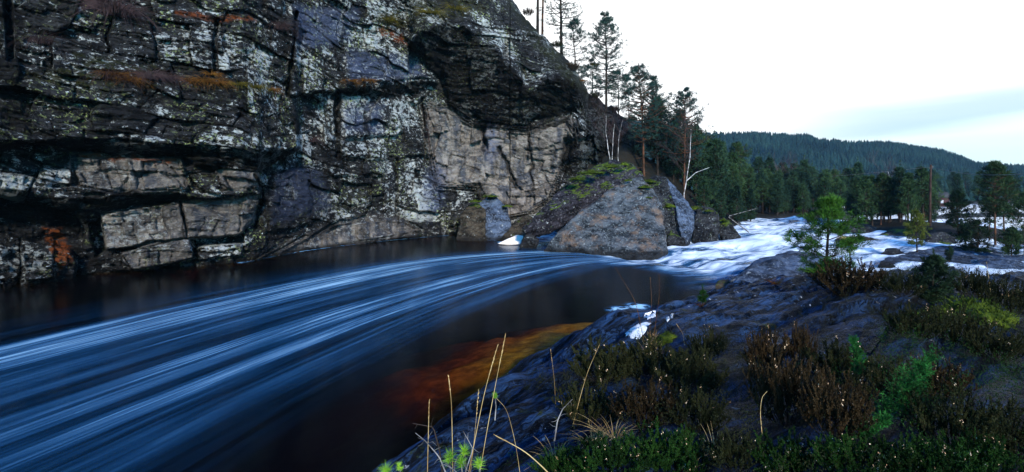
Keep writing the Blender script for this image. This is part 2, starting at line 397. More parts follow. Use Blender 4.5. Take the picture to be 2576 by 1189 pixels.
CL = {}
def cl_depth(u, v, full=True):
    u = np.asarray(u, float); v = np.asarray(v, float)
    db = cl_base(u)
    z = CAM_H - (v - HY) / F * db
    a = arc(u)
    q = np.stack([a, z, np.zeros_like(a)], 1)
    # ragged copies of the picture position, so edges are not ruled
    ju = u + (fbm(q * 1.3, 3, 5)) * 9 + fbm(q * 6, 2, 9) * 2.5
    jv = v + (fbm(q * 1.1, 3, 6)) * 8 + fbm(q * 6, 2, 8) * 3
    d = db + .10 * np.maximum(z, 0) * (1 - .4 * smooth(u, 850, 1150))
    d += fbm(q * np.array([.12, .12, 1]), 3, 3) * 1.6
    # the top of the hill rounds away
    top = cl_top(u)
    d += np.where(u > 1180, 1, 0) * 7 * np.exp(-np.maximum(v - top, 0) / 38.) * smooth(u, 1180, 1330)
    tan = tan_mask(u, v)
    gr = np.zeros_like(u); tone = np.zeros_like(u)
    # jointed blocks in two sizes
    zz = z + .06 * a + fbm(q * np.array([.25, .4, 1]), 3, 31) * 1.1
    aa = a + fbm(q * np.array([.3, .35, 1]), 3, 32) * 1.5
    for bnds, Lr, amp, sd in ((BND, (1.3, 5.0), .95, 1), (BND2, (.35, 1.9), .27, 2)):
        li = np.searchsorted(bnds, zz); li = np.clip(li, 1, len(bnds) - 1)
        zi = np.zeros_like(li)
        L = Lr[0] + (Lr[1] - Lr[0]) * hash_(li, zi, zi, sd) ; L = L * (1 - .45 * tan)
        ak = aa / L + hash_(li, zi + 3, zi, sd) * 9 + .25 * (zz - bnds[li - 1]) * (hash_(li, zi + 5, zi, sd) - .5)
        k = np.floor(ak).astype(np.int64); fr = ak - k
        o = (hash_(li, k, zi, sd + 10) - .5) + (fr - .5) * (hash_(li, k, zi, sd + 11) - .5) * .9
        fz = (zz - bnds[li - 1]) / (bnds[li] - bnds[li - 1])
        o = o + (fz - .5) * (hash_(li, k, zi, sd + 12) - .5) * .9
        d += o * amp
        ez = np.minimum(zz - bnds[li - 1], bnds[li] - zz); ea = np.minimum(fr, 1 - fr) * L
        gw = .05 if sd == 1 else .025
        on = (hash_(li, k, zi, sd + 20) > .35)
        tone += (hash_(li, k, zi, sd + 30) - .5) * (1.0 if sd == 1 else .55)
        gr = np.maximum(gr, np.where(on, 1, .25) * np.maximum((1 - .7 * tan) * np.exp(-(ez / (gw * 1.3)) ** 2), np.exp(-(ea / (gw * 1.3)) ** 2)) * (1 if sd == 1 else .55))
        d += np.where(on, 1, .3) * ((1 - .7 * tan) * np.exp(-(ez / gw) ** 2) * .16 + np.exp(-(ea / gw) ** 2) * .2) * (1 if sd == 1 else .4) * (.35 + 1.3 * np.clip(fbm(q * .7, 2, 48) + .5, 0, 1))
    for T, B, amp, dec, (u0, u1) in LEDGES:
        t = np.interp(ju, *curve(T)); b = np.maximum(np.interp(ju, *curve(B)), t + 3)
        wgt = smooth(ju, u0 - 4, u0 + 14) * smooth(ju, u1 + 3, u1 - 14)
        dn = np.clip((jv - t) / (b - t), 0, 1)
        d -= amp * wgt * np.where(jv < t, np.exp(-np.maximum(t - jv, 0) / dec), (1 - dn) ** .8)
    for pl, amp in BLOCKS:
        d -= amp * in_poly(ju, jv, pl, 5)
    for pl, wd, amp in CRACKS:
        d += amp * seg_mask(ju, jv, pl, wd)
    lay = zz * 5.5 + fbm(q * np.array([.5, 1.5, 1]), 3, 44) * 2.2        # thin beds standing in and out
    li = np.floor(lay).astype(np.int64); lf = lay - li; zi = np.zeros_like(li); ab = np.floor(aa * .9 + hash_(li, zi, zi, 46) * 7).astype(np.int64)
    bed = hash_(li, ab, zi, 45); d += (bed - .5) * .20 * (1 - .6 * tan) + np.exp(-(np.minimum(lf, 1 - lf) / .12) ** 2) * .05
    d += fbm(q * np.array([1.3, 2.6, 1]), 6, 41, .6) * .34
    d -= smooth(u, 1180, 1320) * np.exp(-np.maximum(v - top, 0) / 120.) * fbm(q * .45, 4, 47, .6) * 2.6
    CL['gr'] = gr; CL['tone'] = tone
    return d

def tan_mask(u, v):
    m = in_poly(u, v, [(1062, 262), (1130, 268), (1190, 312), (1325, 330), (1435, 292), (1445, 360), (1412, 440), (1390, 500), (1330, 540), (1240, 560), (1200, 470), (1100, 470), (1072, 350)], 26)
    m = np.maximum(m, .75 * in_poly(u, v, [(255, 540), (452, 513), (655, 486), (640, 560), (590, 596), (468, 602), (267, 630)], 6))
    m = np.maximum(m, .8 * in_poly(u, v, [(180, 392), (455, 402), (480, 480), (300, 486), (180, 470)], 16))
    m = np.maximum(m, .6 * in_poly(u, v, [(302, 633), (476, 602), (487, 650), (333, 681)], 6))
    m = np.maximum(m, .8 * in_poly(u, v, [(540, 420), (652, 434), (660, 470), (560, 480)], 8))
    m = np.maximum(m, .75 * in_poly(u, v, [(850, 560), (1000, 545), (1060, 580), (860, 625), (640, 655)], 25))
    return m

def build_cliff():
    nc, nr = 860, 400
    us = np.linspace(-330, 1640, nc)
    vb = HY + (CAM_H + .8) / cl_base(us) * F
    vt = cl_top(us)
    tt = np.linspace(0, 1, nr)
    # rows bunch inside the frame
    U = np.repeat(us[None, :], nr, 0)
    rows = []
    split = .2
    for j, t in enumerate(tt):
        v_out = np.minimum(vt, -6)
        if t < split: rows.append(vt + (np.maximum(vt, -6) - vt) * (t / split) + (0))
        else: rows.append(np.maximum(vt, -6) + (vb - np.maximum(vt, -6)) * ((t - split) / (1 - split)))
    V = np.array(rows)
    # where the top is in the frame use even rows
    inf = vt > -6
    Ve = vt[None, :] + (vb - vt)[None, :] * tt[:, None]
    V = np.where(inf[None, :], Ve, V)
    u = U.ravel(); v = V.ravel()
    d = cl_depth(u, v); groove, tone = CL['gr'], CL['tone']
    X = (u - CX) / F * d; Y = d; Z = CAM_H - (v - HY) / F * d
    verts = np.stack([X, Y, Z], 1)
    # the hill behind the crest: rows running back and gently up/down
    back = []
    for bk, (dd, dzz) in enumerate(((2, .5), (6, 1.0), (14, 1.5), (30, 0))):
        b = verts[:nc].copy(); 
        b[:, 1] += dd; b[:, 2] += np.where(vt < -100, dzz, -.25 * dd); b[:, 0] -= dd * .45
        back.append(b)
    allv = np.concatenate([*back[::-1], verts])
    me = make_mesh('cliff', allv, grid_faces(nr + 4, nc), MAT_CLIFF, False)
    q = np.stack([arc(u), Z, np.zeros_like(Z)], 1)
    ju = u + fbm(q * 1.5, 3, 51) * 14; jv = v + fbm(q * 1.5, 3, 52) * 14
    tan = tan_mask(ju, jv)
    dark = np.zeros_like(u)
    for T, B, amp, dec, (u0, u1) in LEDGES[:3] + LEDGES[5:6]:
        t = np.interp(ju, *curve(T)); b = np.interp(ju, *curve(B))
        dark = np.maximum(dark, .9 * smooth(jv, t - 1, t + 5) * smooth(jv, b + 4, b - 3) * smooth(ju, u0 - 4, u0 + 8) * smooth(ju, u1 + 4, u1 - 8))  # shade under the big overhangs painted into the rock colour
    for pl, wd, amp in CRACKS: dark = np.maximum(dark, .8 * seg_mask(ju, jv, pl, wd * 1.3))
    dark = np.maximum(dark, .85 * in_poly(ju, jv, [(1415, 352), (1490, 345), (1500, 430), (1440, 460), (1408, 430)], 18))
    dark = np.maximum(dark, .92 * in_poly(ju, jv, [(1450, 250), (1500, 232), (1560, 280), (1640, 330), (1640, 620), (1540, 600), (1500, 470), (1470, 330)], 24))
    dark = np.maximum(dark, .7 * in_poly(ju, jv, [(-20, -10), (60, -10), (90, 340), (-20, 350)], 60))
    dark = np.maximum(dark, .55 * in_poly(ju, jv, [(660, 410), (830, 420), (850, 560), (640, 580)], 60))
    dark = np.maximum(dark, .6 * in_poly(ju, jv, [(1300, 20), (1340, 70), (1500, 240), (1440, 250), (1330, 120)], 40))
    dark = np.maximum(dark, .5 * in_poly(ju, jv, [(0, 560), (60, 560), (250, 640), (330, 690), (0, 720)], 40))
    zw = Z  # wet foot
    dark = np.maximum(dark, .8 * smooth(zw, .35, .05))
    rust = np.zeros_like(u)
    for pl in ([(200, 392), (315, 388), (312, 400), (205, 402)], [(440, 28), (560, 40), (640, 46), (640, 54), (540, 50), (440, 36)],
               [(960, 60), (1010, 90), (1030, 115), (1000, 110), (950, 80)], [(100, 570), (160, 570), (180, 650), (150, 700), (140, 640)], [(330, 399), (450, 402), (440, 412), (335, 410)]):
        rust = np.maximum(rust, in_poly(ju, jv, pl, 10))
    moss = np.zeros_like(u)
    for pl in ([(380, 195), (560, 200), (690, 222), (690, 232), (540, 222), (380, 215)], [(60, 180), (230, 160), (330, 190), (250, 240), (80, 210)], [(940, 40), (1040, 0), (1200, 0), (1220, 30), (1060, 60), (960, 80)],
               [(1250, -20), (1330, 50), (1450, 190), (1480, 240), (1400, 180)], [(180, 140), (420, 170), (420, 200), (200, 190)]):
        moss = np.maximum(moss, .9 * in_poly(ju, jv, pl, 26))
    blue = np.zeros_like(u)
    for pl in ([(870, 130), (1050, 150), (1070, 195), (880, 205)], [(740, 20), (900, 20), (880, 110), (745, 120)], [(1085, 400), (1130, 430), (1115, 520), (1075, 560), (1060, 470)], [(1230, 420), (1265, 360), (1240, 300), (1218, 310)],
               [(865, 265), (960, 265), (960, 330), (865, 330)], [(690, 430), (800, 420), (830, 520), (690, 560)]):
        blue = np.maximum(blue, .75 * in_poly(ju, jv, pl, 30))
    lich = .55 + .45 * smooth(fbm(q * .2, 2, 61), -.25, .25)
    lich = np.maximum(lich, in_poly(ju, jv, [(0, 370), (130, 360), (190, 390), (170, 490), (0, 450)], 20) * 1.25)
    lich = np.maximum(lich, in_poly(ju, jv, [(1150, 20), (1220, 30), (1300, 100), (1330, 230), (1300, 200), (1240, 110)], 20) * 1.35)
    lich = np.clip(lich + tone * .9, 0, 1.5)
    lich = lich * (1 - .25 * tan)
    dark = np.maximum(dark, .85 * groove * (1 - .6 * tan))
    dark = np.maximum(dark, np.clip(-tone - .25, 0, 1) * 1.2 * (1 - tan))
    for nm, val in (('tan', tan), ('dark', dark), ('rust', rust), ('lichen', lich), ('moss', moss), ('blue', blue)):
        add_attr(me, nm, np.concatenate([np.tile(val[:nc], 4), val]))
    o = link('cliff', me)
    tag(o, 'tall dark layered rock cliff with overhangs and pale lichen rising from the river', 'cliff', kind='structure')
build_cliff()

def on_cliff(u, v, out=.05):
    d = float(cl_depth(np.array([u]), np.array([v]))[0]) - out
    return P(u, v, d)

# ------------------------------------------------------------------ near bank and riverbed
SHORE = [(-2.3, 2.0), (-1.9, 5.6), (-1.45, 7.2), (-.6, 8.6), (-.05, 10.0), (.5, 11.3), (1.0, 12.3), (1.9, 13.2), (2.7, 14.0), (3.7, 15.1), (5.0, 16.6), (6.6, 17.3),
         (8.2, 17.9), (10, 18.4), (12, 18.2), (14.5, 17.6), (18, 17.0), (24, 16.4), (32, 15), (45, 12), (45, -30), (-8, -30), (-5, -6)]
SHELF = [(.2, 12.4), (.7, 13.9), (1.9, 15.2), (3.2, 14.8), (1.6, 11.6)]   # shallow ledge of pale silt
def near_z(x, y):
    x = np.asarray(x, float); y = np.asarray(y, float)
    p = np.stack([x, y, np.zeros_like(x)], 1)
    s = -sdist(x, y, SHORE) + fbm(p * .55, 3, 71) * .7 + fbm(p * 2.2, 2, 72) * .2
    zm = 1.75 - .035 * np.clip(y - 3, 0, 20) + .02 * np.clip(x - 3, 0, 20)
    zl = zm * (1 - np.exp(-np.maximum(s, 0) / 1.7))
    out = np.maximum(sdist(x + fbm(p * .7, 3, 79) * .9, y + fbm(p * .7, 3, 77) * .9, SHELF), 0)
    ds = np.maximum(-s, 0); deep = ds * .55 + np.maximum(ds - .4, 0) * .6
    zu = -np.minimum(deep, .03 + .05 * ds + .13 * out + .022 * out ** 2) * (ds > 0)
    zu = np.maximum(zu, -4.5)
    z = np.where(s > 0, zl, zu)
    # slab relief: long ribs running with the shore, and broad swells
    c, sn = math.cos(R(38)), math.sin(R(38))
    rp = np.stack([(x * c + y * sn) * .35, (-x * sn + y * c) * 2.1, 0 * x], 1)
    rel = fbm(rp, 4, 73, .6) * .24 + fbm(p * .5, 2, 74) * .25 + fbm(p * 3.5, 3, 75) * .05
    lam = np.floor(((-x * sn + y * c) + fbm(p * .4, 2, 78) * 1.2) * 1.9) 
    rel += (hash_(lam.astype(np.int64), np.floor((x * c + y * sn) * .3 + lam * .37).astype(np.int64), np.zeros(x.shape, np.int64), 4) - .5) * .22
    return z + rel * smooth(s, -.6, 1.0) + fbm(p * 1.5, 3, 76) * .10 * smooth(-s, .2, 1.5)

def ground_material():
    m, t = material('bank_rock')
    g = t.add('ShaderNodeNewGeometry'); pos = g.outputs['Position']
    wet = t.sep(pos)[2]
    rib = t.mapping(t.mapping(pos, (1, 1, 1), (0, 0, R(-38))), (.35, 2.2, 1))
    n1 = t.noise(rib, 2.6, 10, .7); n2 = t.noise(pos, 9, 8, .72); n3 = t.noise(pos, .7, 4, .6)
    c = t.mix(t.step(n1, .43, .63), (.002, .004, .008), (.032, .085, .20))
    c = t.mix(t.step(n2, .56, .68, 0, .8), c, (.08, .14, .26))
    c = t.mix(t.step(t.noise(pos, 5, 5, .6), .66, .70, 0, .85), c, (.5, .52, .55))
    ck = t.noise(t.mapping(rib, (.8, 1.0, 1)), 1.1, 6, .62, .5)
    crack = t.step(t.math('ABSOLUTE', t.math('SUBTRACT', ck, .5)), .018, .0)
    ck2 = t.noise(t.mapping(rib, (2.6, .8, 1)), .9, 4, .6, .5)
    crack = t.math('MAXIMUM', crack, t.step(t.math('ABSOLUTE', t.math('SUBTRACT', ck2, .5)), .010, .0))
    c = t.mix(t.math('MULTIPLY', crack, .85), c, (.003, .003, .005))
    # needle litter and peat in the hollows
    lit = t.math('MULTIPLY', t.step(t.noise(rib, .9, 7, .7), .55, .66), t.step(n3, .46, .62))
    c = t.mix(t.math('MULTIPLY', lit, .8), c, (.012, .008, .006))
    mo = t.math('MULTIPLY', t.step(t.noise(pos, 1.6, 7, .7), .60, .68), t.step(wet, .5, .9))
    c = t.mix(t.math('MULTIPLY', mo, .8), c, (.05, .065, .012))
    c = t.mix(t.attr('soil').outputs['Fac'], c, (.010, .008, .006))
    # riverbed: pale ochre silt and stones
    bed = t.mix(t.step(t.noise(pos, 2.3, 7, .65), .35, .66), (.22, .15, .05), (.75, .58, .16))
    bed = t.mix(t.step(wet, -.3, -.8), bed, (.03, .02, .01))
    c = t.mix(t.step(wet, .0, -.12), c, bed)
    c = t.mix(t.math('MULTIPLY', t.step(wet, .02, .04), t.step(wet, .22, .06, 0, .85)), c, (.012, .011, .011))
    rg = t.step(n2, .3, .7, .42, .7)
    h = t.math('ADD', t.math('MULTIPLY', n1, 1.6), t.math('ADD', n2, t.math('MULTIPLY', t.noise(pos, 30, 5, .7), .4)))
    h = t.math('SUBTRACT', h, t.math('MULTIPLY', crack, .8))
    finish(t, c, rg, h, 1.0, .08, .10)
    return m
MAT_GROUND = ground_material()
SOIL = [(.6, 2), (.5, 5), (.9, 7.2), (1.6, 9.2), (3.2, 9.6), (3.4, 7.0), (3.9, 6.2), (4.4, 8.0), (5.5, 9.5), (7, 11), (8, 13), (9, 16), (18, 15.5), (40, 12), (40, -10), (1, -10)]

def build_ground():
    xs = np.concatenate([np.arange(-34, -6, .8), np.arange(-6, 12, .075), np.arange(12, 48.1, .3)])
    ys = np.concatenate([np.arange(-28, 2, 1.0), np.arange(2, 20, .085), np.arange(20, 75, .9)])
    X, Y = np.meshgrid(xs, ys); x = X.ravel(); y = Y.ravel()
    z = near_z(x, y)
    z = np.where((y > 24) , np.minimum(z, -1.0), z)
    me = make_mesh('ground', np.stack([x, y, z], 1), grid_faces(len(ys), len(xs)), MAT_GROUND, False)
    p = np.stack([x, y, 0 * x], 1)
    add_attr(me, 'soil', in_poly(x + fbm(p * .9, 4, 81) * 1.6, y + fbm(p * .9, 4, 82) * 1.6, SOIL, .9) * .45)
    tag(link('ground', me), 'blue-grey rock bank sloping into the dark river', 'ground', kind='structure')
build_ground()

def on_ground(u, v):
    """first hit of a picture ray with the near bank"""
    d = np.linspace(2.2, 26, 2400)
    x = (u - CX) / F * d; z = CAM_H - (v - HY) / F * d
    hit = np.nonzero(z <= near_z(x, d))[0]
    k = hit[0] if len(hit) else len(d) - 1
    return np.array([x[k], d[k], z[k]])

# ------------------------------------------------------------------ far ground and hill
LEFTLAND = [(-60, 58), (2, 47), (9, 42), (14, 40), (17, 43.5), (21, 53), (27, 63), (36, 68), (46, 76), (60, 100), (90, 160), (180, 204), (400, 240), (1100, 300), (1100, 1500), (-700, 1500), (-700, 58)]
ISLE = [(26.5, 37), (26, 43), (29, 53), (36, 58), (40, 54), (38.5, 47), (37, 41), (36.5, 36), (32, 33.5)]
SPIT = [(58, 78), (70, 84), (110, 88), (160, 92), (160, 97), (100, 94), (66, 90)]
SKY_U = [1500, 1790, 1900, 1990, 2030, 2060, 2100, 2140, 2200, 2240, 2300, 2370, 2420, 2450, 2500, 2576, 2900]
SKY_V = [340, 352, 350, 356, 354, 366, 366, 373, 370, 370, 381, 391, 408, 421, 426, 431, 450]
HILL_D = 620.0
def far_z(x, y):
    x = np.asarray(x, float); y = np.asarray(y, float); p = np.stack([x, y, 0 * x], 1)
    s1 = -sdist(x, y, LEFTLAND) + fbm(p * .12, 3, 91) * 4
    s2 = -sdist(x, y, ISLE) + fbm(p * .3, 3, 92) * 1.6
    s3 = -sdist(x, y, SPIT) + fbm(p * .2, 3, 93) * 2
    l1 = np.where(s1 > 0, 1.0 * (1 - np.exp(-s1 / 2.0)), s1 * .5)
    l2 = np.where(s2 > 0, 1.25 * (1 - np.exp(-s2 / 1.8)), s2 * .5)
    l3 = np.where(s3 > 0, .5 * (1 - np.exp(-s3 / 1.5)), s3 * .5)
    z = np.maximum(np.maximum(l1, l2), np.maximum(l3, -1.5))
    # slope of the cliff hill on the left
    sl = smooth(x - (y - 50) * .25, 24, 4) * smooth(y, 47, 60)
    z = z + 9.5 * sl * (s1 > 0)
    u = CX + x / np.maximum(y, 1) * F
    zc = CAM_H + (HY - np.interp(u, SKY_U, SKY_V)) / F * HILL_D - 5.0
    rise = smooth(y, 215, HILL_D) ** 1.15
    z = z + np.where(y > 215, rise * (zc + fbm(p * .008, 3, 95) * 12 * rise * (1 - smooth(y, 480, HILL_D))), 0)
    z = z - np.where(y > HILL_D, (y - HILL_D) * .05, 0)
    return z + fbm(p * .5, 3, 94) * .35 * (y < 200)

def far_material():
    m, t = material('forest_floor')
    g = t.add('ShaderNodeNewGeometry'); pos = g.outputs['Position']
    n = t.noise(pos, .35, 8, .65); n2 = t.noise(pos, 2.0, 6, .7)
    c = t.mix(t.step(n, .38, .62), (.004, .005, .004), (.016, .014, .010))
    c = t.mix(t.step(n2, .58, .68, 0, .7), c, (.024, .016, .008))
    zz = t.sep(pos)[2]
    rock = t.math('MULTIPLY', t.step(zz, .85, .5), t.step(n2, .4, .55))
    c = t.mix(rock, c, (.05, .052, .055))
    snow = t.math('MULTIPLY', t.step(t.noise(pos, .06, 5, .6), .66, .70), t.step(n2, .42, .5))
    c = t.mix(snow, c, (.6, .64, .68))
    finish(t, c, .85, n2, .8, .2, .2)
    return m
MAT_FAR = far_material()
def build_far():
    xs = np.concatenate([np.arange(-300, -30, 12.), np.arange(-30, 75, .8), np.arange(75, 240, 5), np.arange(240, 900, 16)])
    ys = np.concatenate([np.arange(31, 110, .9), np.arange(110, 240, 5), np.arange(240, 735, 10)])
    X, Y = np.meshgrid(xs, ys); x = X.ravel(); y = Y.ravel()
    z = far_z(x, y)
    # stay clear of the cliff front and of the near bed
    z = np.where((x < 4) & (y < 60), np.minimum(z, -2.0 + 0 * z), z)
    me = make_mesh('terrain', np.stack([x, y, z], 1), grid_faces(len(ys), len(xs)), MAT_FAR, True)
    tag(link('terrain', me), 'wooded far shore and hill beyond the river', 'terrain', kind='structure')
build_far()

# ------------------------------------------------------------------ river
UP_E = [(-200, 930), (0, 886), (300, 818), (640, 741), (900, 690), (1100, 655), (1250, 638), (1400, 630), (1530, 634), (1640, 646), (1760, 662)]
LO_E = [(100, 1420), (450, 1189), (700, 1040), (860, 945), (1000, 862), (1130, 796), (1250, 742), (1380, 697), (1500, 668), (1620, 656), (1760, 672)]
def flow_coords(x, y):
    up = np.array([G(*p)[:2] for p in UP_E]); lo = np.array([G(*p)[:2] for p in LO_E])
    def rs(c, n=160):
        s = np.concatenate([[0], np.cumsum(np.hypot(*np.diff(c, axis=0).T))]); s /= s[-1]
        t = np.linspace(0, 1, n); r = np.stack([np.interp(t, s, c[:, 0]), np.interp(t, s, c[:, 1])], 1)
        for _ in range(8): r[1:-1] = (r[:-2] + 2 * r[1:-1] + r[2:]) / 4
        return r
    up = rs(up); lo = rs(lo); mid = (up + lo) / 2; hw = np.linalg.norm(up - lo, axis=1) / 2
    for _ in range(30): mid[1:-1] = (mid[:-2] + 2 * mid[1:-1] + mid[2:]) / 4
    tl = np.concatenate([[0], np.cumsum(np.hypot(*np.diff(mid, axis=0).T))])
    s = np.empty_like(x); tt = np.empty_like(x)
    tan = np.gradient(mid, axis=0); tan /= np.linalg.norm(tan, axis=1, keepdims=True); nrm = np.stack([-tan[:, 1], tan[:, 0]], 1)
    for c0 in range(0, len(x), 20000):
        xx = x[c0:c0 + 20000, None]; yy = y[c0:c0 + 20000, None]
        # ruled coordinates: find the station whose normal passes through the point
        dd = (xx - mid[None, :, 0]) ** 2 + (yy - mid[None, :, 1]) ** 2
        k = dd.argmin(1)
        rx = xx[:, 0] - mid[k, 0]; ry = yy[:, 0] - mid[k, 1]
        al = rx * tan[k, 0] + ry * tan[k, 1]
        tv = tl[k] + al
        h = np.interp(tv, tl, hw)
        s[c0:c0 + 20000] = (rx * nrm[k, 0] + ry * nrm[k, 1]) / h
        tt[c0:c0 + 20000] = tv
    return tt, s, tl[-1]

def rapid_mask(x, y):
    p = np.stack([x, y, 0 * x], 1)
    r = smooth(x - .35 * (25 - y) + fbm(p * .25, 3, 101) * 2.5, 4.8, 9.5) * smooth(y, 15, 18)
    return r
def water_z(x, y):
    p = np.stack([x, y, 0 * x], 1); r = rapid_mask(x, y)
    c, sn = math.cos(R(35)), math.sin(R(35))
    q = np.stack([(x * c + y * sn) * .30, (-x * sn + y * c) * .55, 0 * x], 1)
    lift = .55 * smooth(x * .8 + y * .5, 17, 44) * smooth(x, 5, 12)
    dx = (x - 10.2); dy = (y - 28.3)
    hump = .22 * np.exp(-((dx * .8 + dy * .6) / 1.1) ** 2 - ((-dx * .6 + dy * .8) / 2.4) ** 2)
    return .0 + r * (fbm(q, 3, 102) * .52 + fbm(q * 3, 2, 103) * .10) + lift + hump + fbm(p * .8, 2, 104) * .008

def water_material():
    m, t = material('river_water')
    g = t.add('ShaderNodeNewGeometry'); pos = g.outputs['Position']
    ft = t.attr('flow_t').outputs['Fac']; fs = t.attr('flow_s').outputs['Fac']; rp = t.attr('rapid').outputs['Fac']
    edge = t.attr('edge_foam').outputs['Fac']
    def streak(a, b, det=4, off=0.0):
        return t.noise(t.comb(t.math('MULTIPLY', ft, a), t.math('MULTIPLY_ADD', fs, b, off), off), 1.0, det, .55)
    s1 = streak(.035, 5.0, 3); s2 = streak(.11, 26., 5, 7.3); s3 = streak(.26, 70., 3, 3.1); s4 = streak(.3, 9., 3, 21)
    ramp = t.add('ShaderNodeValToRGB'); t.link(t.math('MULTIPLY_ADD', fs, .25, .5), ramp.inputs[0])
    cr = ramp.color_ramp; cr.interpolation = 'B_SPLINE'
    pts = [(.0, 0), (.24, 0), (.29, .06), (.34, .22), (.40, .62), (.46, .50), (.52, .20), (.60, .30), (.66, .80), (.71, 1.0), (.738, .8), (.765, .0), (1, 0)]
    while len(cr.elements) < len(pts): cr.elements.new(.5)
    for e, (ps, vv) in zip(cr.elements, pts): e.position = ps; e.color = (vv, vv, vv, 1)
    env = ramp.outputs[0]
    s5 = streak(.10, 120., 2, 40.)
    raw = t.math('MULTIPLY_ADD', t.step(s1, .32, .68), .75, .12)
    raw = t.math('MULTIPLY', raw, t.step(s2, .30, .72, .35, 1.2))
    raw = t.math('MULTIPLY', raw, t.step(s3, .28, .72, .6, 1.2))
    raw = t.math('MULTIPLY', raw, t.step(s5, .25, .75, .8, 1.15))
    raw = t.math('MULTIPLY', raw, t.step(s4, .3, .65, .65, 1.15))
    along = t.step(ft, 2, 16, .55, 1.0)
    foam = t.math('MULTIPLY', t.math('MULTIPLY', raw, env), t.math('MULTIPLY', t.math('MULTIPLY', along, t.attr('flow_fade').outputs['Fac']), 1.85), clamp=True)
    # white water: long soft veils combed along the current
    c = t.mapping(t.mapping(pos, (1, 1, 1), (0, 0, R(-35))), (.22, .7, .5))
    v1 = t.noise(c, .9, 5, .6, .4); v2 = t.noise(c, 3.2, 4, .6, .3)
    rf = t.math('MULTIPLY', rp, t.math('ADD', t.step(v1, .36, .60, .04, .75), t.step(v2, .42, .66, 0, .55)), clamp=True)
    foam = t.math('MAXIMUM', foam, rf)
    foam = t.math('MAXIMUM', foam, t.math('MULTIPLY', edge, t.step(t.noise(pos, 3.0, 5, .6), .40, .55)))
    # clear tea-dark water under a reflecting surface
    lw = t.add('ShaderNodeFresnel'); t.link(t.math('MULTIPLY_ADD', g.outputs['Backfacing'], 1 / 1.33 - 1.33, 1.33), lw.inputs[0])   # same surface loss going in and coming out
    bmp = t.add('ShaderNodeBump'); bmp.inputs['Strength'].default_value = .25; bmp.inputs['Distance'].default_value = .02
    rip = t.noise(t.mapping(pos, (1, 1, 1), (0, 0, R(-35))), 2.2, 4, .55, .3)
    t.link(rip, bmp.inputs['Height']); t.link(bmp.outputs[0], lw.inputs['Normal'])
    gl = t.add('ShaderNodeBsdfGlossy'); gl.inputs['Roughness'].default_value = .16; gl.inputs['Color'].default_value = (.38, .42, .48, 1)
    t.link(bmp.outputs[0], gl.inputs['Normal'])
    tr = t.add('ShaderNodeBsdfTransparent'); tr.inputs[0].default_value = (.97, .85, .6, 1)
    mx = t.add('ShaderNodeMixShader'); t.link(lw.outputs[0], mx.inputs[0]); t.link(tr.outputs[0], mx.inputs[1]); t.link(gl.outputs[0], mx.inputs[2])
    df = t.add('ShaderNodeBsdfDiffuse'); t.link(t.mix(t.step(foam, 0, .8), (.05, .36, .80), t.mix(rp, (.52, .84, 1), (.85, .94, 1))), df.inputs[0])
    mx2 = t.add('ShaderNodeMixShader'); t.link(foam, mx2.inputs[0]); t.link(mx.outputs[0], mx2.inputs[1]); t.link(df.outputs[0], mx2.inputs[2])
    ab = t.add('ShaderNodeVolumeAbsorption'); ab.inputs['Color'].default_value = (.86, .66, .10, 1); ab.inputs['Density'].default_value = 2.8
    o = t.add('ShaderNodeOutputMaterial'); t.link(mx2.outputs[0], o.inputs[0]); t.link(ab.outputs[0], o.inputs['Volume'])
    return m
MAT_WATER = water_material()

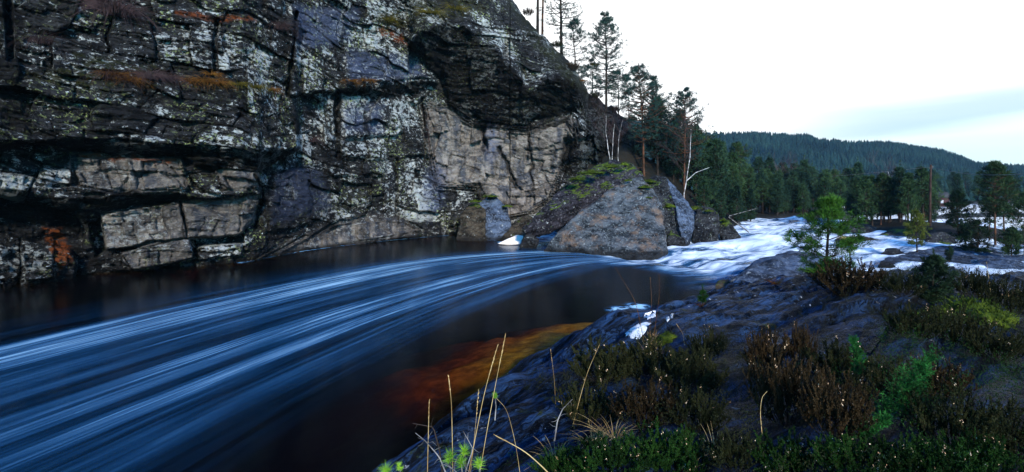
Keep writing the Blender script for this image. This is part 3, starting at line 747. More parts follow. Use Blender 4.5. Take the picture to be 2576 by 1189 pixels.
def build_river():
    xs = np.concatenate([np.arange(-26, 14, .14), np.arange(14, 44.1, .22)]); ys = np.concatenate([np.arange(2.6, 34, .14), np.arange(34, 66.1, .3)])
    X, Y = np.meshgrid(xs, ys); x = X.ravel(); y = Y.ravel()
    z = water_z(x, y)
    nr, nc = len(ys), len(xs)
    top = np.stack([x, y, z], 1)
    rim = np.concatenate([np.arange(nc), np.arange(1, nr) * nc + nc - 1, (nr - 1) * nc + np.arange(nc - 2, -1, -1), np.arange(nr - 2, 0, -1) * nc])
    bot = top[rim].copy(); bot[:, 2] = -7.0
    n0 = len(top); m = len(rim); i = np.arange(m); j = (i + 1) % m
    skirt = np.stack([rim[i], rim[j], n0 + j, n0 + i], 1)[:, ::-1]
    cen = np.array([[x.mean(), y.mean(), -7.0]])
    fan = np.stack([n0 + i, n0 + j, np.full(m, n0 + m)], 1)[:, ::-1]
    me = make_mesh('river', np.concatenate([top, bot, cen]), [grid_faces(nr, nc), skirt, fan], MAT_WATER, True)
    bm = bmesh.new(); bm.from_mesh(me); bmesh.ops.recalc_face_normals(bm, faces=bm.faces); bm.to_mesh(me); bm.free()
    tt, s, tt_end = flow_coords(x, y)
    pad = np.zeros(m + 1)
    s = np.clip(s, -3, 3); s = np.where(tt > tt_end - .3, np.where(y < 25.5, -3, 3), s)
    s = np.where((s > .9) & (y < 22) & (x > -3) & (tt > 8), -3, s)
    add_attr(me, 'flow_fade', np.concatenate([smooth(tt, tt_end - .5, tt_end - 3.5), pad]))
    add_attr(me, 'flow_t', np.concatenate([tt, pad])); add_attr(me, 'flow_s', np.concatenate([s, pad + 3]))
    add_attr(me, 'rapid', np.concatenate([rapid_mask(x, y), pad]))
    # thin foam along the foot of the cliff and the near shore
    u = CX + x / y * F
    e1 = smooth(np.abs(y - cl_base(u) + .1), .5, .1) * (u < 1130) * (u > 600) * .5
    e2 = 0 * x
    for (fu, fv, r_) in ((1300, 612, .9), (1330, 616, .7), (1270, 610, .5), (1470, 632, .25), (1240, 604, .4), (1560, 780, .3), (1604, 771, .3)):
        c = G(fu, fv); e2 = np.maximum(e2, smooth(np.hypot(x - c[0], (y - c[1]) * .7), r_ * 1.6, r_ * .5))
    add_attr(me, 'edge_foam', np.concatenate([np.maximum(e1, e2), pad]))
    tag(link('river', me), 'dark brown river with long drawn-out foam streaks and white rapids', 'river', kind='structure')
    # far lake
    m2, t = material('lake_water')
    g = t.add('ShaderNodeNewGeometry')
    b = finish(t, t.mix(t.step(t.noise(g.outputs['Position'], .12, 4), .38, .6), (.6, .64, .68), (.8, .82, .84)), .25, t.noise(g.outputs['Position'], .8, 3), .1, .05, .8)
    me2 = make_mesh('lake', [(40, 30, .05), (900, 30, .05), (900, 330, .05), (24, 330, .05), (24, 66.2, .05), (40, 66.2, .05)], [np.array([[0, 1, 2, 3, 4, 5]])], m2)
    tag(link('lake', me2), 'pale frozen lake gleaming behind the pines', 'lake', kind='structure')
build_river()

# ------------------------------------------------------------------ boulders
def boulder(name, pts, mat, label, group=None, back=2.5, shrink=.75, vox=.11, amp=.10, seed=0, base=None, cat='boulder', sub=.7):
    """convex rock from front corners (u, v, distance); a smaller copy of the corners stands behind"""
    fr = np.array([P(*p) for p in pts])
    c = fr.mean(0)
    bk = c + (fr - c) * shrink; bk[:, 1] += back; bk[:, 0] += back * c[0] / c[1]
    low = fr[fr[:, 2] < .45].copy()
    if len(low): low[:, 2] -= sub
    allp = np.concatenate([fr, bk] + ([low] if len(low) else []))
    org = np.array([c[0], c[1] + back / 2, max(min(fr[:, 2].min(), allp[:, 2].min()), -.6)])
    bm = bmesh.new()
    for p in allp - org: bm.verts.new(p)
    r = bmesh.ops.convex_hull(bm, input=bm.verts)
    bmesh.ops.delete(bm, geom=[g for g in r['geom_interior'] if isinstance(g, bmesh.types.BMVert)], context='VERTS')
    me = bpy.data.meshes.new(name); bm.to_mesh(me); bm.free()
    tmp = bpy.data.objects.new(name, me); col.objects.link(tmp)
    md = tmp.modifiers.new('r', 'REMESH'); md.mode = 'VOXEL'; md.voxel_size = vox
    ev = tmp.evaluated_get(bpy.context.evaluated_depsgraph_get())
    me2 = bpy.data.meshes.new_from_object(ev); bpy.data.objects.remove(tmp)
    n = len(me2.vertices); co = np.empty(n * 3, np.float32); me2.vertices.foreach_get('co', co); co = co.reshape(-1, 3)
    no = np.empty(n * 3, np.float32); me2.vertices.foreach_get('normal', no); no = no.reshape(-1, 3)
    w_ = co + org
    tilt = np.stack([w_[:, 0] * .9 + w_[:, 2] * .45, w_[:, 1], w_[:, 2] * .9 - w_[:, 0] * .45], 1)
    lam = tilt * np.array([.7, .7, 3.0])
    h = fbm(w_ * .8, 3, seed + 3) * 1.5 + fbm(lam * 1.4, 4, seed + 5, .6) * 1.1 + fbm(w_ * 5, 3, seed + 9) * .35
    ter = np.floor(tilt[:, 2] * 1.7 + fbm(w_ * .5, 2, seed) * 2)
    h += (hash_(ter.astype(np.int64), np.floor(tilt[:, 0] * .8 + ter * .3).astype(np.int64), np.zeros(n, np.int64), seed) - .5) * .6
    co = co + no * (h * amp)[:, None]
    me2.vertices.foreach_set('co', co.astype(np.float32).ravel()); me2.materials.clear(); me2.materials.append(mat); me2.name = name; me2.update()
    o = link(name, me2, None, org)
    tag(o, label, cat, group)
    return o

RG = 'boulders fallen at the foot of the cliff'
boulder('boulder', [(1312, 582, 36), (1343, 546, 36.4), (1380, 505, 37.5), (1417, 468, 38.6), (1454, 439, 39.6), (1500, 418, 40.8), (1528, 409, 41.2), (1550, 406, 41.5), (1566, 411, 41.5), (1590, 415, 41.2), (1622, 446, 40.5),
                    (1560, 452, 40.2), (1505, 480, 39.2), (1466, 512, 38.4), (1436, 548, 37.8), (1400, 580, 37.2), (1345, 600, 37)], MAT_BOULDER_VIOLET,
        'long violet-grey boulder with a mossy ridge leaning behind the largest grey boulder', RG, 4, .9, .11, .14, 3)
boulder('boulder', [(1366, 632, 33.8), (1388, 603, 33.6), (1402, 586, 33.5), (1436, 560, 33.6), (1454, 547, 33.8), (1476, 519, 34.2), (1517, 493, 34.8), (1552, 467, 35.4), (1588, 452, 36), (1613, 447, 36.2), (1636, 474, 36), (1659, 508, 35.2), (1668, 548, 34.4),
                    (1662, 575, 33.4), (1682, 633, 32.0), (1680, 644, 31.6), (1654, 648, 31.2), (1602, 648, 31.2), (1565, 642, 31.6), (1510, 635, 32.4), (1447, 633, 33.2), (1520, 560, 33.2)], MAT_BOULDER,
        'largest grey wedge-shaped boulder standing in the river with rusty flanks', RG, 4.5, .8, .10, .10, 11)
boulder('boulder', [(1147, 606, 42), (1158, 544, 42.6), (1173, 521, 43), (1199, 510, 43.5), (1221, 530, 42.4), (1222, 610, 41.4)], MAT_BOULDER_BROWN,
        'dark brown upright pointed boulder at the cliff foot', RG, 2.2, .9, .12, .09, 21)
boulder('boulder', [(1205, 508, 43.6), (1240, 488, 44.5), (1276, 523, 44), (1288, 562, 43), (1262, 608, 42.2), (1222, 608, 42), (1220, 530, 43)], MAT_SLAB,
        'blue-grey slab boulder propped against the dark brown pointed one', RG, 2.4, .9, .12, .11, 23)
boulder('boulder', [(1252, 616, 42), (1264, 592, 42.5), (1318, 546, 44), (1340, 548, 44), (1345, 580, 43), (1330, 612, 41)], MAT_BOULDER_BROWN,
        'low brown boulder behind the white foam heap', RG, 2.5, .9, .12, .1, 25)
boulder('boulder', [(1307, 618, 36.2), (1326, 580, 36.5), (1356, 603, 36), (1350, 616, 35.8)], MAT_BOULDER_DARK,
        'small dark triangular rock beside the white foam heap', RG, 1.0, .8, .07, .07, 27)
boulder('boulder', [(1624, 456, 41), (1654, 443, 41.5), (1678, 450, 41), (1682, 480, 40), (1700, 540, 38.5), (1706, 600, 37), (1676, 606, 36.4), (1665, 550, 37.5), (1636, 478, 39)], MAT_BOULDER_DARK,
        'dark mossy boulder wedged beside the largest grey boulder', RG, 2.5, .9, .1, .11, 31)
boulder('boulder', [(1672, 448, 41), (1700, 471, 40.5), (1724, 503, 40), (1752, 540, 39.4), (1745, 578, 38.4), (1728, 616, 37.6), (1712, 590, 37.6), (1700, 520, 38.6)], MAT_SLAB,
        'grey boulder with a pale sloping edge next to the upright pillar boulder', RG, 2.2, .9, .1, .10, 33)
boulder('boulder', [(1740, 622, 38.2), (1742, 576, 38.6), (1752, 530, 39), (1766, 519, 39.3), (1796, 527, 38.8), (1809, 540, 38.4), (1804, 626, 37.6), (1778, 626, 37.2)], MAT_BOULDER_DARK,
        'dark upright pillar boulder with a moss tuft above the rapids', RG, 2, .9, .09, .09, 35)
boulder('boulder', [(1806, 556, 40), (1822, 549, 40), (1841, 567, 39.4), (1875, 618, 38), (1832, 614, 38), (1806, 590, 39)], MAT_BOULDER_DARK,
        'slanting dark boulder nearest the white rapids', RG, 1.6, .85, .09, .10, 37)
boulder('boulder', [(1674, 606, 36), (1688, 586, 36.3), (1722, 602, 36), (1722, 622, 35.6), (1680, 624, 35.4)], MAT_BOULDER_DARK,
        'small dark rock in the gap below the mossy boulder', RG, 1.0, .85, .08, .09, 39)
boulder('boulder', [(1744, 530, 41.5), (1752, 517, 41.6), (1768, 520, 41.5), (1764, 545, 41)], MAT_BOULDER_DARK, 'small mossy rock peeping over the pillar boulder', RG, .8, .85, .08, .06, 41)

MG = 'rocks standing in the rapids'
boulder('river_rock', [(1852, 600, 45), (1868, 589, 45.4), (1888, 590, 45), (1902, 600, 44.6)], MAT_BOULDER_DARK, 'low dark rock in white water beside the slanting boulder', MG, 1.4, .8, .09, .08, 51, cat='rock')
boulder('river_rock', [(2214, 641, 30), (2224, 626, 30.4), (2258, 627, 30.3), (2276, 637, 29.8), (2268, 644, 29.6)], MAT_BOULDER_DARK, 'flat dark rock between the white water and the long slab', MG, 1.2, .8, .07, .07, 53, cat='rock')
boulder('river_rock', [(2204, 680, 26), (2214, 660, 26.4), (2240, 662, 26.3), (2254, 674, 26), (2240, 684, 25.6)], MAT_BOULDER_DARK, 'round dark rock in the white channel below the long slab', MG, 1.2, .8, .07, .08, 55, cat='rock')
boulder('river_rock', [(1798, 716, 19), (1806, 710, 19.2), (1832, 708, 19.2), (1848, 720, 19), (1836, 727, 18.9)], MAT_BOULDER_BROWN, 'small brown rock ringed by foam at the bank edge', MG, .5, .8, .035, .04, 57, cat='rock')
boulder('river_rock', [(2090, 612, 36.5), (2110, 599, 37), (2180, 600, 37), (2236, 612, 36.5), (2200, 620, 36)], MAT_BOULDER_BROWN, 'low rock capped with straw-coloured grass amid the rapids', MG, 1.6, .8, .09, .08, 59, cat='rock')
boulder('rock_slab', [(2218, 658, 27), (2260, 647, 28.5), (2330, 632, 30), (2380, 623, 31), (2440, 626, 31), (2540, 637, 29), (2536, 650, 28), (2466, 668, 26.5), (2400, 676, 26.2), (2340, 676, 26), (2270, 672, 26)], MAT_SLAB,
        'long pale blue rock slab across the white water', 'smooth slabs between the white channels', 2.5, .85, .09, .09, 61, cat='rock slab')
boulder('rock_slab', [(2408, 696, 23.5), (2440, 672, 24.5), (2484, 654, 25), (2580, 646, 25), (2700, 650, 25), (2720, 700, 22.5), (2560, 704, 22.5), (2470, 700, 22.8)], MAT_SLAB,
        'blue rock slab at the right edge below the long pale slab', 'smooth slabs between the white channels', 2.0, .85, .09, .09, 63, cat='rock slab')
boulder('rock_slab', [(2430, 730, 19.5), (2470, 704, 20), (2520, 702, 20), (2600, 715, 19.6), (2590, 740, 19)], MAT_BOULDER_DARK, 'dark broken slab by the white channel at the far right', None, 1.4, .85, .07, .08, 65, cat='rock slab')
boulder('rock_outcrop', [(1842, 724, 18.2), (1858, 694, 18.6), (1884, 674, 19), (1930, 660, 19.5), (1990, 644, 20), (2040, 646, 20), (2090, 654, 20), (2110, 720, 18), (2000, 728, 17.6), (1900, 730, 17.6)], MAT_SLAB,
        'rounded dark outcrop with a patch of ice at the bank tip', None, 2.0, .9, .06, .07, 67, cat='outcrop')
boulder('boulder', [(2204, 610, 40), (2214, 588, 40), (2250, 576, 41), (2300, 584, 41), (2340, 584, 40), (2372, 606, 39), (2360, 624, 38), (2260, 618, 38)], MAT_BOULDER_DARK, 'dark shore boulder below the telephone pole', 'dark boulders of the wooded shore', 2.4, .85, .1, .12, 71)
boulder('boulder', [(2090, 592, 42), (2110, 572, 42), (2160, 562, 43), (2205, 574, 42), (2215, 606, 40.5), (2130, 600, 41)], MAT_BOULDER_DARK, 'low dark shore ledge behind the straw-topped rock', 'dark boulders of the wooded shore', 2.4, .85, .1, .12, 73)
boulder('boulder', [(2316, 628, 34), (2330, 594, 34.5), (2370, 586, 35), (2400, 600, 34.4), (2410, 630, 33.4)], MAT_BOULDER_DARK, 'rounded dark boulder where the long slab meets the shore', 'dark boulders of the wooded shore', 1.8, .85, .09, .1, 75)

# snow and ice on the rocks, foam heap
def blob(name, pts, mat, label, cat, group=None, thick=.12, seed=0, res=26):
    """irregular thin cushion: an outline of ground points raised in the middle"""
    pts = np.array(pts, float); c = pts.mean(0)
    ang = np.linspace(0, 1, 40, endpoint=False); ring = np.stack([np.interp(ang * len(pts), np.arange(len(pts) + 1), np.append(pts[:, k], pts[0, k])) for k in range(3)], 1)
    ring += fbm(ring * 7, 4, seed, .65)[:, None] * .45 * np.linalg.norm(ring - c, axis=1, keepdims=True)
    V = []; nr = 8
    for i in range(nr + 1):
        t = i / nr; rr = c + (ring - c) * (1 - t * .98)
        h = thick * math.sqrt(1 - (1 - t) ** 2); rr = rr.copy(); rr[:, 2] = near_z(rr[:, 0], rr[:, 1]) + h * (1 + 1.2 * fbm(rr * 6, 3, seed + 2)) - .012
        V.append(rr)
    V = np.concatenate(V) - c
    f = []
    for i in range(nr):
        for j in range(40): f.append((i * 40 + j, i * 40 + (j + 1) % 40, (i + 1) * 40 + (j + 1) % 40, (i + 1) * 40 + j))
    last = nr * 40
    me = make_mesh(name, V, [np.array(f), np.array([[last + j for j in range(40)]])], mat, True)
    return tag(link(name, me, None, c), label, cat, group)

m_, t = material('snow'); g = t.add('ShaderNodeNewGeometry')
finish(t, t.mix(t.step(t.noise(g.outputs['Position'], 7, 6, .7), .35, .6), (.55, .6, .68), (.85, .88, .9)), .6, t.noise(g.outputs['Position'], 30, 5), .5, .03); MAT_SNOW = m_
m_, t = material('foam'); finish(t, (1, .90, .80), .7); MAT_FOAM = m_
def gpts(pairs, lift=.03): return [on_ground(*p) + np.array([0, 0, lift]) for p in pairs]
blob('snow_patch', gpts([(1568, 842), (1600, 818), (1640, 812), (1628, 835), (1610, 855), (1585, 850)]), MAT_SNOW, 'largest white ice patch on the dark bank rock', 'ice patch', 'ice patches on the bank rock', .06, 1)
blob('snow_patch', gpts([(1620, 795), (1648, 787), (1652, 800), (1630, 806)]), MAT_SNOW, 'small ice patch just above the largest one', 'ice patch', 'ice patches on the bank rock', .05, 2)
blob('snow_patch', gpts([(1676, 806), (1684, 790), (1690, 800), (1680, 812)]), MAT_SNOW, 'thin sliver of ice on rock right of the two ice patches', 'ice patch', 'ice patches on the bank rock', .04, 3)
fo = boulder('foam_heap', [(1250, 614, 38.4), (1266, 608, 38.4), (1284, 602, 38.6), (1302, 592, 38.8), (1318, 594, 38.6), (1314, 604, 38.4), (1308, 615, 38.2), (1270, 615.5, 38.2)], MAT_FOAM, 'white cone of foam piled against the small triangular rock', None, .8, .8, .06, .03, 81, cat='foam heap', sub=.03)

# ------------------------------------------------------------------ plants: materials
M_BARK = leafy('pine_bark', (.045, .026, .018), (.11, .052, .030), 2.0, .85)
M_BARK_DARK = leafy('dark_bark', (.018, .014, .012), (.04, .03, .024), 2.0, .85)
M_POLE = leafy('weathered_pole', (.025, .016, .014), (.06, .036, .03), 3, .85)
M_FOREST_LIGHT = leafy('light_forest_needles', (.014, .034, .016), (.040, .078, .030), .35)
M_BIRCH = leafy('birch_bark', (.10, .10, .10), (.62, .6, .58), 3.5, .7)
M_TWIG = leafy('birch_twigs', (.035, .022, .022), (.07, .045, .045), 1.0, .8)
M_TWIG_RED = leafy('reddish_birch_twigs', (.06, .03, .035), (.12, .07, .075), .6, .8)
M_PINE = leafy('pine_needles', (.010, .022, .012), (.030, .060, .022), 1.2)
M_PINE_SKY = leafy('ridge_pine_needles', (.010, .032, .030), (.024, .065, .052), 1.2)
M_PINE_YOUNG = leafy('young_pine_needles', (.012, .042, .007), (.045, .120, .015), 2.5, .5)
M_PINE_LIME = leafy('seedling_needles', (.10, .26, .015), (.25, .48, .04), 14, .5)
M_FOREST = leafy('forest_needles', (.008, .022, .016), (.026, .056, .028), .35)
M_HILL = leafy('hill_forest_needles', (.004, .016, .020), (.014, .040, .036), .02)
M_HEATH = leafy('heather_leaves', (.009, .013, .005), (.028, .032, .011), 4)
M_HEATH_BROWN = leafy('brown_heather_leaves', (.015, .011, .005), (.044, .028, .012), 4)
M_HEATH_GREEN = leafy('green_heather_leaves', (.006, .020, .004), (.016, .050, .008), 4)
M_STEM = leafy('heather_stems', (.012, .009, .008), (.045, .034, .028), 6, .85)
M_FLOWER = leafy('dry_heather_blossom', (.6, .36, .2), (.95, .72, .5), 9, .8)
M_JUNIPER = leafy('juniper_needles', (.010, .065, .014), (.035, .19, .035), 9, .5)
M_STRAW = leafy('straw_grass', (.30, .19, .07), (.62, .45, .20), 5, .7)
M_ORANGE = leafy('orange_grass', (.07, .026, .007), (.22, .10, .02), 4, .8)
M_OLIVE = leafy('olive_grass', (.05, .045, .01), (.16, .13, .02), 4, .8)
M_MOSS = leafy('moss', (.022, .038, .005), (.080, .115, .012), 6, .9)
M_DEAD = leafy('dead_wood', (.05, .045, .045), (.28, .27, .26), 8, .8)

def rnd_dirs(n, rng): 
    d = rng.normal(size=(n, 3)); return d / np.linalg.norm(d, axis=1, keepdims=True)

# ------------------------------------------------------------------ plants: shapes
def pine_meshes(seed, H, cs=.3, Rr=.22, whorls=22, per=4, tuft=.28, bw=.035, nb=12, trunk_r=.014, droop=.1, lean=.0, bark=None, needles=None, gap=.25, sub=3, tips=4):
    """tapered trunk with limbs, and a ragged crown of needle tufts"""
    rng = np.random.default_rng(seed); T = Geo(); Cn = Geo()
    n = 14; hz = np.linspace(0, 1, n)
    wob = np.cumsum(rng.normal(size=(n, 2)) * .006 * H, 0) * hz[:, None]; wob[:, 0] += lean * H * hz ** 1.6
    tp = np.stack([wob[:, 0], wob[:, 1], hz * H], 1)
    T.tube(tp, trunk_r * H * (1 - hz * .93) ** .8 + .006, 7)
    def at(z): return np.array([np.interp(z, tp[:, 2], tp[:, k]) for k in range(3)])
    # dead stubs low on the trunk
    for k in range(int(8 * cs * 3)):
        z = rng.uniform(.12, max(cs, .15)) * H; a = rng.uniform(0, 6.28); L = rng.uniform(.02, .10) * H
        b = at(z); T.tube(np.stack([b, b + np.array([math.cos(a) * L, math.sin(a) * L, -L * rng.uniform(0, .5)])]), [.006 * H * .4, .002], 4)
    B = []; D = []; L_ = []
    for i in range(whorls):
        f = (i + rng.uniform(-.3, .3)) / whorls; f = min(max(f, 0), 1)
        z = (cs + (1 - cs) * f) * H
        prof = (math.sin(min(1, (f * .9 + .22) / .55) * math.pi / 2) if f < .37 else 1 - ((f - .37) / .63) ** 1.15 * .93)
        a0 = rng.uniform(0, 6.28)
        for k in range(per):
            if rng.uniform() < gap: continue
            a = a0 + k * 6.28 / per + rng.normal() * .35
            L = Rr * H * prof * rng.uniform(.5, 1.12)
            if L < .03 * H: L = .03 * H
            up = (-droop + .55 * f) + rng.normal() * .12
            b = at(z); out = np.array([math.cos(a), math.sin(a), 0]); s = np.linspace(0, 1, 5)[:, None]
            sidev = np.array([-out[1], out[0], 0]) * rng.normal() * .12
            pts = b + out * L * s + sidev * L * s ** 2 + np.array([0, 0, 1]) * L * (up * s + .28 * s ** 2)
            T.tube(pts, np.linspace(.0045 * H, .0012 * H, 5), 4)
            for q in range(tips + sub):
                ss = rng.uniform(.45, 1.0) if q else 1.0
                p = b + out * L * ss + sidev * L * ss ** 2 + np.array([0, 0, 1]) * L * (up * ss + .28 * ss * ss)
                if q:
                    off = np.array([-out[1], out[0], 0]) * rng.normal() * L * .28 + out * rng.normal() * .06 * L + np.array([0, 0, rng.normal() * .07 * L + .03 * L])
                    T.tube(np.stack([p, p + off]), [.0018 * H, .0009 * H], 3); p = p + off
                dirs = out * .5 + np.array([0, 0, .55]) + rnd_dirs(nb, rng) * .75
                B.append(p + rnd_dirs(nb, rng) * tuft * .3); D.append(dirs); L_.append(rng.uniform(.6, 1.1, nb) * tuft)
    # leader
    top = at(H)
    B.append(top + np.array([0, 0, 1]) * rng.uniform(-tuft, .1, nb * 2)[:, None] * 1.2); D.append(np.array([0, 0, 1]) + rnd_dirs(nb * 2, rng) * .6); L_.append(np.full(nb * 2, tuft * .8))
    B = np.concatenate(B); D = np.concatenate(D); L_ = np.concatenate(L_)
    Cn.leaves(B, D, L_, bw, rng)
    return T.mesh('trunk', bark or M_BARK, True), Cn.mesh('crown', needles or M_PINE)

def plant(name, meshes, loc, label, cat, group=None, rot=0.0, sc=1.0, parts=('trunk', 'crown')):
    e = empty(name, tuple(loc)); e.rotation_euler = (0, 0, rot); e.scale = (sc, sc, sc)
    for pn, me in zip(parts, meshes):
        if me is None: continue
        o = bpy.data.objects.new(pn, me); col.objects.link(o); o.parent = e
        if pn == 'flowers': o['kind'] = 'stuff'
    tag(e, label, cat, group); return e

def birch_meshes(seed, H, spread=.25, twigs=1, bark=None, twig=None, fork=False):
    rng = np.random.default_rng(seed); T = Geo(); W = Geo()
    def grow(p, d, L, r, lev):
        n = 6; pts = [p]; dd = d / np.linalg.norm(d)
        for i in range(n):
            dd = dd + rng.normal(size=3) * .10 + np.array([0, 0, .05 if lev else .10]); dd /= np.linalg.norm(dd)
            pts.append(pts[-1] + dd * L / n)
        pts = np.array(pts); rr = np.linspace(r, r * .35, n + 1)
        (T if lev < 1 else W).tube(pts, rr, 6 if lev == 0 else 3)
        if lev >= 4: return
        nk = (9, 5, 5, 4)[lev]
        for k in range(nk):
            s = rng.uniform(.35 if lev == 0 else .2, 1); q = np.array([np.interp(s * n, np.arange(n + 1), pts[:, j]) for j in range(3)])
            a = rng.uniform(0, 6.28); nd = dd * .7 + np.array([math.cos(a), math.sin(a), .2]) * (.65 + spread)
            grow(q, nd, L * (.45 if lev == 0 else .55) * rng.uniform(.6, 1.1), r * (.38 if lev == 0 else .5), lev + 1)
    grow(np.zeros(3), np.array([.03, 0, 1.]), H, .0085 * H, 0)
    if fork: grow(np.array([.03 * H, 0, 0]), np.array([.18, .05, 1.]), H * .8, .007 * H, 0)
    return T.mesh('trunk', bark or M_BIRCH, True), W.mesh('twigs', twig or M_TWIG)

def heath_meshes(seed, h=.45, spread=.45, stems=90, leaf=.019, lw=.0085, per=130, mat=None, flowers=0, upright=1.0, fl=.012):
    """woody stems fanning up from one foot, densely set with tiny leaves"""
    rng = np.random.default_rng(seed); S = Geo(); Lf = Geo(); Fl = Geo()
    B = []; D = []; Lm = []; FB = []
    for i in range(stems):
        a = rng.uniform(0, 6.28); t0 = math.sqrt(rng.uniform(0, 1))
        foot = np.array([math.cos(a), math.sin(a), 0]) * t0 * spread * .35
        hh = h * rng.uniform(.55, 1.1) * (1 - .35 * t0 ** 2)
        tip = foot + np.array([math.cos(a) * spread * t0 * .8, math.sin(a) * spread * t0 * .8, hh]) + rng.normal(size=3) * .05 * h
        mid = (foot + tip) / 2 + np.array([math.cos(a), math.sin(a), -.3]) * .08 * h * t0 + rng.normal(size=3) * .03 * h
        s = np.linspace(0, 1, 5)[:, None]; pts = foot * (1 - s) ** 2 + 2 * mid * s * (1 - s) + tip * s * s
        S.tube(pts, np.linspace(.0035, .0012, 5) * (h / .45), 3)
        # side shoots
        shoots = [pts]
        for q in range(4):
            k = rng.uniform(.35, .85); p0 = foot * (1 - k) ** 2 + 2 * mid * k * (1 - k) + tip * k * k
            p1 = p0 + (np.array([rng.normal() * .45, rng.normal() * .45, 1.0])) * hh * rng.uniform(.16, .36)
            sh = np.stack([p0, (p0 + p1) / 2 + rng.normal(size=3) * .01, p1]); S.tube(sh, [.0018 * h / .45, .0013 * h / .45, .0008], 3); shoots.append(sh)
        for sh in shoots:
            n = per if sh is pts else per // 2
            k = rng.uniform(.35 if sh is pts else .1, 1, n); idx = k * (len(sh) - 1)
            b = np.stack([np.interp(idx, np.arange(len(sh)), sh[:, j]) for j in range(3)], 1)
            dv = sh[-1] - sh[0]; dv = dv / (np.linalg.norm(dv) + 1e-9)
            B.append(b); D.append(dv * .8 + rnd_dirs(n, rng) * .8); Lm.append(rng.uniform(.6, 1.2, n) * leaf)
            if flowers and rng.uniform() < flowers:
                m = rng.integers(2, 6); k = rng.uniform(.6, 1, m) * (len(sh) - 1)
                FB.append(np.stack([np.interp(k, np.arange(len(sh)), sh[:, j]) for j in range(3)], 1) + rnd_dirs(m, rng) * .008)
    B = np.concatenate(B); D = np.concatenate(D); Lm = np.concatenate(Lm)
    Lf.leaves(B, D, Lm, lw, rng)
    out = [S.mesh('stems', M_STEM), Lf.mesh('foliage', mat or M_HEATH)]
    if FB:
        FB = np.concatenate(FB)
        for rep in range(2): Fl.leaves(FB + rnd_dirs(len(FB), rng) * .002, rnd_dirs(len(FB), rng), fl, fl * .8, rng)
        out.append(Fl.mesh('flowers', M_FLOWER))
    return out

def tuft_mesh(seed, h=.3, n=60, spread=.15, w=.006, droop=.5, mat=None, flat=1.0, name='grass_tuft'):
    rng = np.random.default_rng(seed); Gm = Geo()
    for i in range(n):
        a = rng.uniform(0, 6.28); o = np.array([math.cos(a), math.sin(a) * flat, 0]); f = o * spread * rng.uniform(0, .5)
        L = h * rng.uniform(.5, 1.1); dr = droop * rng.uniform(.3, 1.4)
        s = np.linspace(0, 1, 6)[:, None]
        pts = f + o * spread * (s ** 1.5) * rng.uniform(.3, 1.4) + np.array([0, 0, 1]) * L * (s - dr * s ** 2.2)
        Gm.tube(pts, np.linspace(w, w * .2, 6), 3)
    return Gm.mesh(name, mat or M_STRAW)

# ------------------------------------------------------------------ pines on the ridge and at the cliff end
def dpine(name, u, v_base, v_top, d, seed, label, cat='pine tree', group=None, z=None, **kw):
    p = P(u, v_base, d); H = (v_base - v_top) / F * d
    return plant(name, pine_meshes(seed, H, **kw), p, label, cat, group)
RP = 'pines standing along the cliff ridge'
kw = dict(needles=M_PINE_SKY, bark=M_BARK_DARK, tuft=.27, bw=.042, nb=10, tips=5, sub=5, gap=.34)
dpine('pine_tree', 1352, 110, -190, 62, 1, 'tall bare-trunked pine at the ridge top, left of a matching red trunk', 'pine tree', RP, cs=.62, Rr=.2, whorls=16, **kw)
dpine('pine_tree', 1364, 125, -160, 62, 2, 'reddish bare-trunked pine at the ridge top, right one of the close pair', 'pine tree', RP, cs=.6, Rr=.2, whorls=16, trunk_r=.012, needles=M_PINE_SKY, bark=M_BARK, tuft=.27, bw=.042, nb=10, tips=5, sub=5, gap=.34)
dpine('pine_tree', 1412, 190, -130, 61, 3, 'big ridge pine whose long limb reaches right at the top of the picture', 'pine tree', RP, cs=.38, Rr=.27, whorls=18, **kw)
dpine('pine_tree', 1448, 225, 48, 60, 4, 'bushy low-crowned pine leaning over the ridge slope', 'pine tree', RP, cs=.12, Rr=.36, whorls=18, per=5, **kw)
dpine('pine_tree', 1525, 285, 38, 60, 5, 'tall pointed ridge pine standing alone against the white sky', 'pine tree', RP, cs=.24, Rr=.24, whorls=30, per=5, **kw)
dpine('pine_tree', 1556, 292, 180, 62, 6, 'half-hidden shorter pine just right of the tall pointed pine', 'pine tree', RP, cs=.35, Rr=.32, whorls=14, **kw)
dpine('pine_tree', 1490, 268, 150, 63, 16, 'small pine between the bushy pine and the tall pointed one', 'pine tree', RP, cs=.2, Rr=.32, whorls=14, **kw)
dpine('pine_tree', 1582, 318, 190, 63, 7, 'thin spindly pine with a tiny crown at the ridge end', 'pine tree', RP, cs=.6, Rr=.16, whorls=9, trunk_r=.010, **kw)
CP = 'tall pines behind the fallen boulders'
dpine('pine_tree', 1622, 500, 162, 55, 8, 'tallest red-trunked pine behind the largest boulder', 'pine tree', CP, cs=.42, Rr=.19, whorls=26, per=5, trunk_r=.010, needles=M_PINE_SKY, tuft=.27, bw=.042, nb=10, tips=5, sub=5, gap=.34)
dpine('pine_tree', 1655, 510, 192, 56, 9, 'dark-trunked pine just right of the tallest red-trunked one', 'pine tree', CP, cs=.35, Rr=.22, whorls=26, per=5, trunk_r=.011, **kw)
dpine('pine_tree', 1721, 520, 228, 54, 10, 'pine with a wind-swept crown above the white birch', 'pine tree', CP, cs=.38, Rr=.24, whorls=24, per=5, trunk_r=.010, lean=.03, needles=M_PINE_SKY, tuft=.27, bw=.042, nb=10, tips=5, sub=5, gap=.34)
dpine('pine_tree', 1700, 520, 300, 60, 12, 'dense dark pine between the two tall red trunks', 'pine tree', CP, cs=.1, Rr=.26, whorls=22, per=5, **kw)
